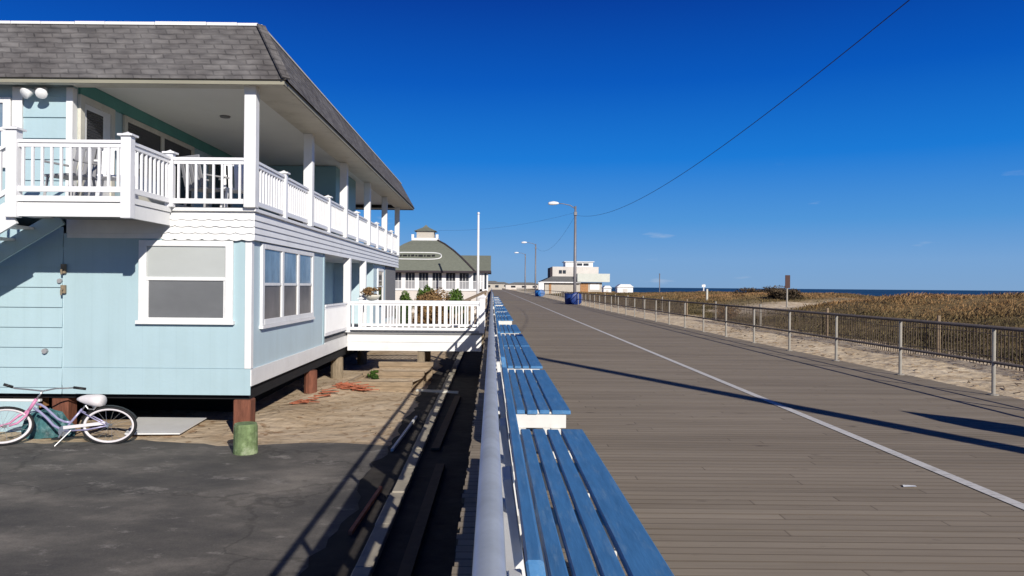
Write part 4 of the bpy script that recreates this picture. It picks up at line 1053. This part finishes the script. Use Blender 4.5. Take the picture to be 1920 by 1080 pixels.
# ------------------------------------------------------------------ beach side: sand fence, signs, dune plants
def sand_fence(y0, y1, label, x=11.1):
    t = thing('sand_fence', label, 'fence', (x, y0, 0), 0, 'slatted sand fences')
    s = MB((x, y0, 0)); y = y0
    while y < y1:
        z = float(ground_h(np.array(x), np.array(y))); h = 0.86 + random.uniform(-0.05, 0.05); lean = random.uniform(-0.02, 0.02)
        s.bar((x + 0.05 * math.sin(y * 0.6), y, z - 0.05), (x + 0.05 * math.sin(y * 0.6) + lean, y + lean, z + h), 0.010, 0.030, (0, 1, 0))
        y += 0.115 + random.uniform(-0.014, 0.014)
    s.build('slat_panel', M['slat'], t)
    wv = MB((x, y0, 0))
    n = max(4, int((y1 - y0) / 1.0))
    for dz in (0.2, 0.7):
        wv.tube([(x + 0.05 * math.sin((y0 + (y1 - y0) * i / n) * 0.6), y0 + (y1 - y0) * i / n, float(ground_h(np.array(x), np.array(y0 + (y1 - y0) * i / n))) + dz) for i in range(n + 1)], 0.008, 5)
    wv.build('wire', M['raildark'], t)
    y = y0 + 0.3
    while y < y1:
        z = float(ground_h(np.array(x), np.array(y)))
        MB((x, y0, 0)).tube([(x + 0.1, y, z - 0.2), (x + 0.1, y, z + 1.02)], 0.045, 8).build('post', M['railpost'] if int(y) % 2 else M['timber'], t)
        y += 6.2
    return t
sand_fence(6, 37.5, 'brown slatted sand fence on the beach right of the railing')
sand_fence(42.5, 120, 'far brown slatted sand fence running toward the beach building')
def gz(x, y): return float(ground_h(np.array(float(x)), np.array(float(y))))
x, y = 17.8, 45.0; z = gz(x, y)
t = thing('beach_sign', 'tall narrow brown sign on a post above the dune grass', 'sign', (x, y, z))
MB().tube([(0, 0, -0.3), (0, 0, 2.0 - z + 0.55 - 0.2)], 0.055, 8).build('post', M['railpost'], t)
MB().box(-0.15, 0.15, -0.09, -0.06, 1.62 - z, 2.4 - z).build('panel', M['brownsign'], t, bevel=0.01)
x, y = 21.8, 97.0; z = gz(x, y)
t = thing('marker_post', 'thin grey pole standing in the dune left of centre sea', 'pole', (x, y, z))
MB().tube([(0, 0, -0.3), (0, 0, 3.3 - z)], 0.06, 8).build('pole', M['lamp'], t); MB().lathe([(0.09, 0), (0.09, 0.06), (0.02, 0.1)], (0, 0, 3.3 - z), 8).build('cap', M['lamp'], t)
x, y = 17.3, 60.0; z = gz(x, y)
t = thing('wooden_post', 'pale short wooden post left of the brown sign', 'post', (x, y, z))
MB().tube([(0, 0, -0.3), (0, 0, 1.5 - z)], 0.09, 8).build('post', M['cream'], t)
x, y = 42.0, 148.0; z = gz(x, y)
t = thing('white_marker', 'small white beach marker against the sea horizon', 'marker', (x, y, z))
MB().tube([(0, 0, -0.5), (0, 0, 2.3 - z)], 0.12, 8).build('post', M['white'], t); MB().box(-0.35, 0.35, -0.05, 0.05, 1.75 - z, 2.2 - z).build('board', M['white'], t)
# bench-like brown thing behind the fence opening
bush('dune_shrub', 'ochre shrub in the opening between the two sand fences', 'shrub', (12.2, 38.8, gz(12.2, 38.8)), (0.7, 0.6, 0.42), 900, 0.06, 21, M['leafbrown'])
for i, (x, y, r, h, lab) in enumerate(((24.5, 66, 2.6, 0.45, 'dark tangled shrub on the dune crest left of the brown sign'), (21.5, 55, 1.5, 0.5, 'dark low shrub right beneath the brown sign'), (18.5, 21.5, 0.9, 0.38, 'dark green shrub low on the dune at the right edge'))):
    bush('dune_shrub', lab, 'shrub', (x, y, gz(x, y) - 0.1), (r, r * 0.8, h), 2600, 0.09, 40 + i, M['leafdark'], group='shrubs on the dune')

# dune grass: uncountable, one object
def grass_mesh():
    r = np.random.default_rng(5)
    n = 130000
    u = r.uniform(0, 1, n)
    Y = 5 + 150 * u ** 1.7
    X = 11.9 + 30 * r.uniform(0, 1, n) ** 1.5
    veg = sstep(11.7, 12.8, X)
    pc = np.exp(-((Y - (44 + 0.1 * X)) / 5.0) ** 2) * sstep(13, 15, X)
    clump = 0.5 + 0.5 * wob(X * 1.1 + 3, Y * 0.9)
    keep = r.uniform(0, 1, n) < veg * (1 - np.clip(pc * 1.7, 0, 1)) * (0.45 + 0.55 * clump)
    keep &= (X > 11.7)
    X, Y, clump = X[keep], Y[keep], clump[keep]
    m = len(X); nb = 6
    Z = ground_h(X, Y)
    bx = np.repeat(X, nb) + r.normal(0, 0.2, m * nb); by = np.repeat(Y, nb) + r.normal(0, 0.2, m * nb); bz = np.repeat(Z, nb) - 0.03
    hgt = np.repeat(r.uniform(0.06, 0.20, m) * (0.45 + 0.95 * clump), nb) * r.uniform(0.6, 1.15, m * nb)
    far = 1 + np.repeat(Y, nb) / 55.0
    wd = 0.008 * far
    ang = r.uniform(0, 2 * np.pi, m * nb); lean = r.uniform(0.2, 1.1, m * nb)
    dx = np.cos(ang) * lean * hgt + 0.12 * hgt; dy = np.sin(ang) * lean * hgt
    px, py = -np.sin(ang) * wd, np.cos(ang) * wd
    v0 = np.stack([bx - px, by - py, bz], 1); v1 = np.stack([bx + px, by + py, bz], 1)
    v2 = np.stack([bx + dx * 0.45 + px * 0.6, by + dy * 0.45 + py * 0.6, bz + hgt * 0.62], 1)
    v3 = np.stack([bx + dx, by + dy, bz + hgt * 0.95], 1)
    V = np.stack([v0, v1, v2, v3], 1).reshape(-1, 3)
    Fq = np.arange(m * nb * 4).reshape(-1, 4)
    big = 0.5 + 0.5 * wob(X * 0.28 + 1, Y * 0.21 + 2)
    dist = sstep(14.5, 19, X)
    big = np.clip(big + 0.28 * wob(X * 0.9 + 5, Y * 0.6), 0, 1)
    base = 0.10 + 0.56 * dist * (0.12 + 0.88 * big) + 0.16 * big
    tone = np.repeat(np.clip(base + r.uniform(-0.09, 0.09, m), 0, 1), nb) + r.uniform(-0.1, 0.1, m * nb)
    tt = np.stack([tone - 0.06, tone - 0.06, tone + 0.03, tone + 0.07], 1).ravel()
    o = np_mesh('dune_grass', V, Fq, M['grass'], cols=np.clip(tt, 0, 1))
    tag(o, 'dry orange brown dune grass covering the dunes beside the beach', 'dune grass', kind='stuff')
grass_mesh()
# wrack and twigs on the sand strip by the railing
def litter(name, label, n, xr, yr, z, seed, m, size):
    r = random.Random(seed); s = MB()
    for i in range(n):
        x = r.uniform(*xr); y = r.uniform(*yr); a = r.uniform(0, 6.28); l = size * r.uniform(0.4, 1.4)
        h = (gz(x, y) if z is None else z) + 0.012
        s.bar((x, y, h), (x + l * math.cos(a), y + l * math.sin(a), h + r.uniform(0, 0.03)), size * 0.12, size * 0.08)
    o = s.build(name, m); tag(o, label, 'litter', kind='stuff')
litter('beach_debris', 'brown seaweed scraps strewn over the sand strip by the railing', 420, (8.6, 11.8), (7, 34), None, 3, M['leafbrown'].copy() if False else M['timber'], 0.16)
litter('yard_debris', 'dry twigs and scraps strewn over the sand beside the blue house', 160, (-6.0, -1.6), (12.5, 19.5), None, 4, M['timber'], 0.10)

# ------------------------------------------------------------------ yard things
sp_ = thing('green_stump', 'short post stump with peeling green paint and a white smear before the house pile', 'post stump', (at(463, 536, 11.45).x, 11.45, -1.0))
MB().tube([(0, 0, -0.05), (0, 0, 0.1), (0, 0.0, 0.42), (0, 0, 0.46)], [0.185, 0.182, 0.178, 0.165], 18).build('stump', M['greenpaint'], sp_)
pn = MB().add([(-6.15, 12.55, -0.955), (-5.25, 12.62, -0.955), (-5.32, 14.0, -0.93), (-6.6, 14.0, -0.93), (-6.15, 12.55, -0.935), (-5.25, 12.62, -0.935), (-5.32, 14.0, -0.91), (-6.6, 14.0, -0.91)],
              [(3, 2, 1, 0), (4, 5, 6, 7), (0, 1, 5, 4), (1, 2, 6, 5), (2, 3, 7, 6), (3, 0, 4, 7)]).build('white_board', M['white'])
tag(pn, 'flat white board lying on the sand under the edge of the blue house', 'board')
# timber step frame in the sand
tf = thing('timber_frame', 'low weathered timber frame of stepped beams half filled with sand', 'timber frame', (-2.6, 19.3, -1.0))
for (x0, x1, y, z) in ((-0.85, 0.65, -0.95, 0.22), (-0.7, 0.85, 0.05, 0.36), (-0.45, 1.0, 1.05, 0.5)):
    MB().box(x0, x1, y, y + 0.16, -0.05, z - 0.13).box(x0 - 0.02, x1 + 0.02, y - 0.01, y + 0.17, z - 0.125, z).build('beam', M['timber'], tf, bevel=0.01)
MB().add([(-0.87, -0.78, 0.19), (0.65, -0.78, 0.19), (0.85, 0.05, 0.2), (-0.7, 0.05, 0.2), (-0.72, 0.23, 0.32), (0.9, 0.23, 0.32), (1.0, 1.04, 0.33), (-0.45, 1.04, 0.33), (-0.87, -0.78, -0.1), (-0.6, 1.04, -0.1)], [(0, 1, 2, 3), (4, 5, 6, 7), (0, 3, 9, 8), (4, 7, 9)]).build('sand_fill', M['sand'], tf)
MB().bar((-0.93, -0.85, 0.08), (-0.55, 1.15, 0.2), 0.1, 0.26).build('side_beam', M['timber'], tf, bevel=0.01)
wp = thing('weed_plant', 'small bright green weed growing in the timber frame', 'plant', (-2.95, 19.0, -0.8))
foliage('foliage', M['leaf'], (0, 0, 0.12), (0.22, 0.18, 0.14), 260, 0.05, 77, wp, clumps=7)
# orange netting
r2 = random.Random(8); nm = MB()
for i in range(74):
    a = r2.uniform(0, 1); x = -5.0 + 2.5 * a + r2.uniform(-0.1, 0.1); x = -4.2 + 1.1 * a + r2.uniform(-0.1, 0.1); y = 15.9 + 2.0 * min(1, a * 2.2) + r2.uniform(-0.25, 0.25); zz = gz(x, y) + 0.012 + r2.uniform(0, 0.06)
    an = r2.uniform(-0.5, 0.9); l = r2.uniform(0.12, 0.4)
    nm.bar((x, y, zz), (x + l * math.cos(an), y + l * math.sin(an), zz + r2.uniform(-0.02, 0.05)), 0.05, 0.012)
tag(nm.build('netting_heap', M['netting']), 'crumpled orange red netting on the sand beside the house pile', 'netting')
# items in the shade below the boardwalk edge
def lump(name, label, cat, pts, w, h, m):
    s = MB()
    for a, b in zip(pts[:-1], pts[1:]): s.bar(a, b, w, h)
    return tag(s.build(name, m), label, cat)
lump('white_pipe', 'white pipe lying lengthwise in the shade below the boardwalk benches', 'pipe', [(-1.50, 11.4, -0.92), (-1.42, 14.3, -0.92)], 0.04, 0.04, M['benchwhite'])
lump('white_stake', 'short pale stake across the shade strip near the walkway', 'stake', [(-1.75, 17.5, -0.86), (-0.75, 17.2, -0.86)], 0.05, 0.05, M['cream'])
lump('wooden_plank', 'long grey plank on the shaded ground under the railing', 'plank', [(-0.75, 5.0, -0.925), (-0.70, 10.5, -0.925)], 0.12, 0.04, M['stem'])
lump('wooden_plank', 'second weathered plank lying farther along the shaded ground', 'plank', [(-0.85, 11.5, -0.925), (-0.75, 17.0, -0.925)], 0.13, 0.04, M['stem'])
lump('orange_pole', 'thin orange pole lying in the shade of the benches', 'pole', [(-1.42, 7.6, -0.93), (-1.36, 9.3, -0.93)], 0.04, 0.04, M['netting'])
tag(MB().add([(3.34, 6.03, 0.006), (3.45, 6.035, 0.008), (3.46, 6.075, 0.007), (3.36, 6.08, 0.010)], [(0, 1, 2, 3)]).build('paper_scrap', M['white']), 'small white scrap of paper lying on the boardwalk planks', 'paper scrap')

# tarp bundle and orange box by the bicycle
tb = MB(); rr_ = random.Random(2)
tb.lathe([(0.36, 0.0), (0.38, 0.15), (0.3, 0.3), (0.2, 0.42), (0.04, 0.46)], (-7.45, 12.55, -1.0), 16, 1.1, 0.6)
tb.v = [(a + rr_.uniform(-0.05, 0.05), b + rr_.uniform(-0.04, 0.04), c + rr_.uniform(-0.03, 0.03)) for a, b, c in tb.v]
tag(tb.build('tarp_bundle', M['tarp']), 'crumpled turquoise tarp heaped behind the bicycle front wheel', 'tarp')
ob = MB().box(-8.35, -7.86, 13.05, 13.3, -0.60, -0.41).build('orange_box', M['orange'], bevel=0.01)
tag(ob, 'orange brown wooden crate tucked under the house left of the bicycle', 'crate')

# ------------------------------------------------------------------ bicycle
BYC = 12.0; ST = 1.45
bc = at(205, 536, BYC).x
BK = thing('cruiser_bicycle', 'pink and lavender cruiser bicycle with white saddle and white wall tyres by the house', 'bicycle', (bc, BYC, -1.0), 0.0)
BK.rotation_euler = (math.radians(-5), 0, 0)
S = BYC / F
def bp_(u, v, dy=0.0):
    """photo offset from the rear wheel's ground point, in bicycle space"""
    return ((u - 205) * S, dy, (840 - v) * S)
RX, RZ = 52 * S, 34.5 * S
def wheel(centre, rx, rz, yaw, front):
    ca, sa = math.cos(yaw), math.sin(yaw)
    def W_(a, k, off=0.0):
        lx = rx * k * math.cos(a); lz = rz * k * math.sin(a)
        return (centre[0] + lx * ca - off * sa, centre[1] + lx * sa + off * ca, centre[2] + lz)
    N = 40
    root = MB().tube([W_(2*math.pi*i/N, 0.965) for i in range(N)], 0.026, 8, closed=True).build('wheel', M['tyre'], BK, smooth=True, label='front wheel turned aside' if front else None)
    MB().tube([W_(2*math.pi*i/N, 0.885) for i in range(N)], 0.023, 8, closed=True).build('white_wall', M['whitewall'], root, smooth=True)
    sp = MB()
    for i in range(18):
        a = 2 * math.pi * i / 18; sp.tube([W_(a + 0.6, 0.06, 0.03 * (-1) ** i), W_(a, 0.88)], 0.0022, 4, caps=False)
    sp.build('spokes', M['chrome'], root)
    MB().tube([W_(0, 0, -0.06), W_(0, 0, 0.06)], 0.028, 10).build('hub', M['chrome'], root)
wheel(bp_(205, 805.2), RX, RZ, 0.0, False)
fc = bp_(24, 812); fc = (fc[0], fc[1] - 0.22, fc[2])
wheel((fc[0], fc[1], RZ), RX * 0.95, RZ, math.radians(47), True)
fr_ = MB()
fr_.tube([bp_(*p) for p in ((66, 767), (74, 767), (84, 773), (97, 784), (109, 794), (121, 799), (134, 800))], 0.019, 8)
fr_.tube([bp_(*p) for p in ((62, 774), (74, 781), (88, 793), (101, 806), (117, 814), (128, 816))], 0.021, 8)
fr_.tube([bp_(122, 816), bp_(133, 800), bp_(153, 775)], 0.019, 8)
for dy in (-0.05, 0.05):
    fr_.tube([bp_(124, 816, dy * 0.5), bp_(165, 813, dy), bp_(205, 805, dy)], 0.012, 7)
    fr_.tube([bp_(152, 779, dy * 0.5), bp_(178, 792, dy), bp_(205, 805, dy)], 0.010, 7)
fr_.build('frame', M['lavender'], BK, smooth=True)
fk = MB()
fk.tube([bp_(66, 757), bp_(52, 780)], 0.028, 8)
for o in (-0.06, 0.06):
    fk.tube([bp_(53, 778), (bp_(45, 788)[0] + o, -0.05, bp_(45, 788)[2]), (bp_(35, 801)[0] + o, -0.13, bp_(35, 801)[2]), (fc[0] + o * 0.8, fc[1] + o, RZ)], [0.022, 0.02, 0.017, 0.014], 8)
fk.build('fork', M['pink'], BK, smooth=True)
# bars: swept cruiser handlebar
hbm = MB()
hbm.tube([bp_(66, 757), bp_(77, 742)], 0.016, 8)
hbm.tube([bp_(42, 729, -0.42), bp_(50, 735, -0.36), bp_(64, 738, -0.2), bp_(77, 742, 0.0), bp_(90, 738, 0.18), bp_(104, 738, 0.30), bp_(116, 737, 0.36)], 0.013, 8)
hbm.build('handlebar', M['chrome'], BK, smooth=True)
MB().tube([bp_(36, 727.5, -0.45), bp_(48, 733, -0.375)], 0.022, 8).build('grip', M['black'], BK, smooth=True)
MB().tube([bp_(112, 737, 0.345), bp_(133, 740, 0.40)], 0.022, 8).build('grip', M['black'], BK, smooth=True)
# saddle
sd_ = MB(); rings = []
for u, wv, zc, th in ((143, 0.02, 757, 3), (150, 0.04, 757, 7), (160, 0.07, 758, 11), (172, 0.12, 759, 13), (182, 0.15, 760, 14.5), (189, 0.14, 760, 13.5), (193, 0.1, 760, 11)):
    c = bp_(u, zc); rings.append([(c[0], c[1] + wv * math.cos(a), c[2] + th * S * math.sin(a) * (0.9 if math.sin(a) > 0 else 0.8)) for a in [2 * math.pi * k / 12 for k in range(12)]])
vs = [p for r in rings for p in r]; fs = []
for i in range(len(rings) - 1):
    for k in range(12): fs.append((i*12 + k, i*12 + (k+1) % 12, (i+1)*12 + (k+1) % 12, (i+1)*12 + k))
fs.append(tuple(range(12))[::-1]); fs.append(tuple((len(rings)-1)*12 + k for k in range(12)))
sd_.add(vs, fs); SDL = sd_.build('saddle', M['whitewall'], BK, smooth=True)
MB().tube([bp_(153, 776), bp_(165, 762)], 0.014, 8).build('seat_post', M['chrome'], BK, smooth=True)
sg_ = MB()
for dy in (-0.09, 0.09): sg_.tube([bp_(186, 768, dy), bp_(180, 775, dy), bp_(170, 774, dy), bp_(165, 768, dy)], 0.012, 6)
sg_.build('saddle_spring', M['chrome'], SDL)
cr = MB().tube([bp_(122, 816, -0.02), bp_(122, 816, -0.032)], 0.085, 18).build('chainring', M['chrome'], BK)
MB().bar(bp_(122, 816, -0.07), bp_(116, 829, -0.07), 0.018, 0.022).build('crank', M['chrome'], cr)
MB().bar((bp_(116, 829)[0] - 0.06, -0.12, bp_(116, 829)[2]), (bp_(116, 829)[0] + 0.06, -0.12, bp_(116, 829)[2]), 0.08, 0.025).build('pedal', M['black'], cr)
MB().bar(bp_(122, 809.5, -0.035), bp_(200, 800, -0.045), 0.015, 0.05).build('chain_guard', M['whitewall'], BK)
MB().tube([bp_(138, 814, -0.06), bp_(121, 841.0, -0.24)], 0.010, 6).build('kickstand', M['chrome'], BK)
fd = []
for i in range(15):
    a = math.radians(22 + i * 10); fd.append(bp_(205 + 56 * math.cos(a), 805.2 - 37.5 * math.sin(a)))
fm = MB(); vs = []; fs = []
for i, p in enumerate(fd): vs += [(p[0], -0.04, p[2] - 0.008), (p[0], 0.0, p[2] + 0.006), (p[0], 0.04, p[2] - 0.008)]
for i in range(14): fs += [(i*3, i*3+1, i*3+4, i*3+3), (i*3+1, i*3+2, i*3+5, i*3+4)]
fm.add(vs, fs).build('mudguard', M['black'], BK, smooth=True)

# ------------------------------------------------------------------ unseen object, given a made-up parasol form to cast the boardwalk shadow
pr = thing('shadow_parasol', 'unseen shadow caster in made up folded parasol form beside the camera', 'parasol', (7.15, 6.1, 0.0))
MB().lathe([(0.28, 0.0), (0.28, 0.07), (0.06, 0.11)], (0, 0, 0.003), 18).build('shadow_caster_foot', M['concrete'], pr)
MB().tube([(0, 0, 0.1), (0, 0, 1.85)], 0.022, 8).build('pole', M['lamp'], pr)
cv = MB(); vs = []; fs = []; N = 16
for r0, z in ((0.14, 0.45), (0.26, 0.7), (0.33, 1.0), (0.35, 1.32), (0.27, 1.54), (0.13, 1.70), (0.03, 1.83)):
    for k in range(N):
        r = r0 * (1.0 if k % 2 else 0.72); a = 2 * math.pi * k / N; vs.append((r * math.cos(a), r * math.sin(a), z))
for i in range(6):
    for k in range(N): fs.append((i*N + k, i*N + (k+1) % N, (i+1)*N + (k+1) % N, (i+1)*N + k))
fs.append(tuple(6*N + k for k in range(N)))
cv.add(vs, fs).build('shadow_caster_canopy', M['bin2'], pr, smooth=True)

# ------------------------------------------------------------------ world, sun, camera
wd_ = bpy.data.worlds.new('World'); scene.world = wd_; wd_.use_nodes = True
nt = NT(wd_); bg = nt.n['Background']
sky = nt.new('ShaderNodeTexSky'); sky.sky_type = 'NISHITA'; sky.sun_disc = False
sky.sun_elevation = SUN_EL; sky.sun_rotation = math.pi - SUN_AZ
sky.altitude = 0; sky.air_density = 1.0; sky.dust_density = 0.15; sky.ozone_density = 3.0
K = 0.085
tc = nt.new('ShaderNodeTexCoord'); spz = nt.new('ShaderNodeSeparateXYZ'); nt.link(tc.outputs['Generated'], spz.inputs[0])
gr_ = nt.new('ShaderNodeValToRGB'); e = gr_.color_ramp.elements
stops = [(0.0, (128, 164, 206)), (0.035, (120, 163, 212)), (0.085, (80, 148, 214)), (0.165, (22, 120, 212)), (0.26, (0, 86, 188)), (0.37, (0, 52, 150)), (0.50, (0, 36, 112)), (0.68, (0, 22, 82)), (1.0, (0, 14, 62))]
e[0].position = 0.0; e[0].color = lin(stops[0][1]) + (1,); e[1].position = 1.0; e[1].color = lin(stops[-1][1]) + (1,)
for p, c in stops[1:-1]:
    x_ = e.new(p); x_.color = lin(c) + (1,)
nt.link(spz.outputs['Z'], gr_.inputs['Fac'])
sc1 = nt.new('ShaderNodeVectorMath', operation='SCALE'); sc1.inputs['Scale'].default_value = 0.94 / K; nt.link(gr_.outputs['Color'], sc1.inputs[0])
sc2 = nt.new('ShaderNodeVectorMath', operation='MULTIPLY'); sc2.inputs[1].default_value = (0.02, 0.05, 0.09); nt.link(sky.outputs[0], sc2.inputs[0])
gm = nt.new('ShaderNodeVectorMath', operation='ADD'); nt.link(sc1.outputs[0], gm.inputs[0]); nt.link(sc2.outputs[0], gm.inputs[1])
# thin fair-weather wisps low in the sky
mp = nt.new('ShaderNodeMapping'); mp.inputs['Scale'].default_value = (9, 9, 46); mp.inputs['Location'].default_value = (0.7, 0.3, 2.1)
nt.link(tc.outputs['Generated'], mp.inputs['Vector'])
nz = nt.new('ShaderNodeTexNoise'); nz.inputs['Scale'].default_value = 1.0; nz.inputs['Detail'].default_value = 5; nt.link(mp.outputs[0], nz.inputs['Vector'])
rp = nt.new('ShaderNodeValToRGB'); rp.color_ramp.elements[0].position = 0.655; rp.color_ramp.elements[1].position = 0.80; rp.color_ramp.elements[1].color = (0.55, 0.55, 0.55, 1)
nt.link(nz.outputs['Fac'], rp.inputs['Fac'])
mr = nt.new('ShaderNodeMapRange'); mr.inputs['From Min'].default_value = 0.16; mr.inputs['From Max'].default_value = 0.09; mr.inputs['To Min'].default_value = 0; mr.inputs['To Max'].default_value = 1
nt.link(spz.outputs['Z'], mr.inputs['Value'])
ml = nt.new('ShaderNodeMath', operation='MULTIPLY'); nt.link(rp.outputs['Color'], ml.inputs[0]); nt.link(mr.outputs[0], ml.inputs[1])
mx = nt.new('ShaderNodeMixRGB'); mx.inputs[2].default_value = (7.0, 7.6, 8.6, 1)
nt.link(ml.outputs[0], mx.inputs[0]); nt.link(gm.outputs[0], mx.inputs[1]); nt.link(mx.outputs[0], bg.inputs['Color'])
bg.inputs['Strength'].default_value = 0.085

sl_ = bpy.data.lights.new('sun', 'SUN'); sl_.energy = 5.0; sl_.angle = math.radians(0.5); sl_.color = (1.0, 0.945, 0.86)
so_ = bpy.data.objects.new('sun', sl_); COL.objects.link(so_)
dv = Vector((-math.sin(SUN_AZ) * math.cos(SUN_EL), math.cos(SUN_AZ) * math.cos(SUN_EL), -math.sin(SUN_EL)))
so_.rotation_euler = dv.to_track_quat('-Z', 'Y').to_euler(); so_.location = (20, -40, 30)

cd = bpy.data.cameras.new('camera'); cd.sensor_width = 36; cd.lens = 36 * F / 1920; cd.clip_end = 20000; cd.clip_start = 0.05
cd.shift_x = (960 - UX) / 1920; cd.shift_y = (VX - 540) / 1920
co = bpy.data.objects.new('camera', cd); COL.objects.link(co)
co.location = (0, 0, CAM_H)
co.matrix_world = Matrix.Translation((0, 0, CAM_H)) @ Matrix.Rotation(math.radians(90), 4, 'X') @ Matrix.Rotation(math.radians(0.5), 4, 'Z')
scene.camera = co
scene.view_settings.view_transform = 'Standard'; scene.view_settings.look = 'None'; scene.view_settings.exposure = 0
scene.render.engine = 'CYCLES'
scene.cycles.max_bounces = 6; scene.cycles.diffuse_bounces = 3; scene.cycles.use_denoising = True
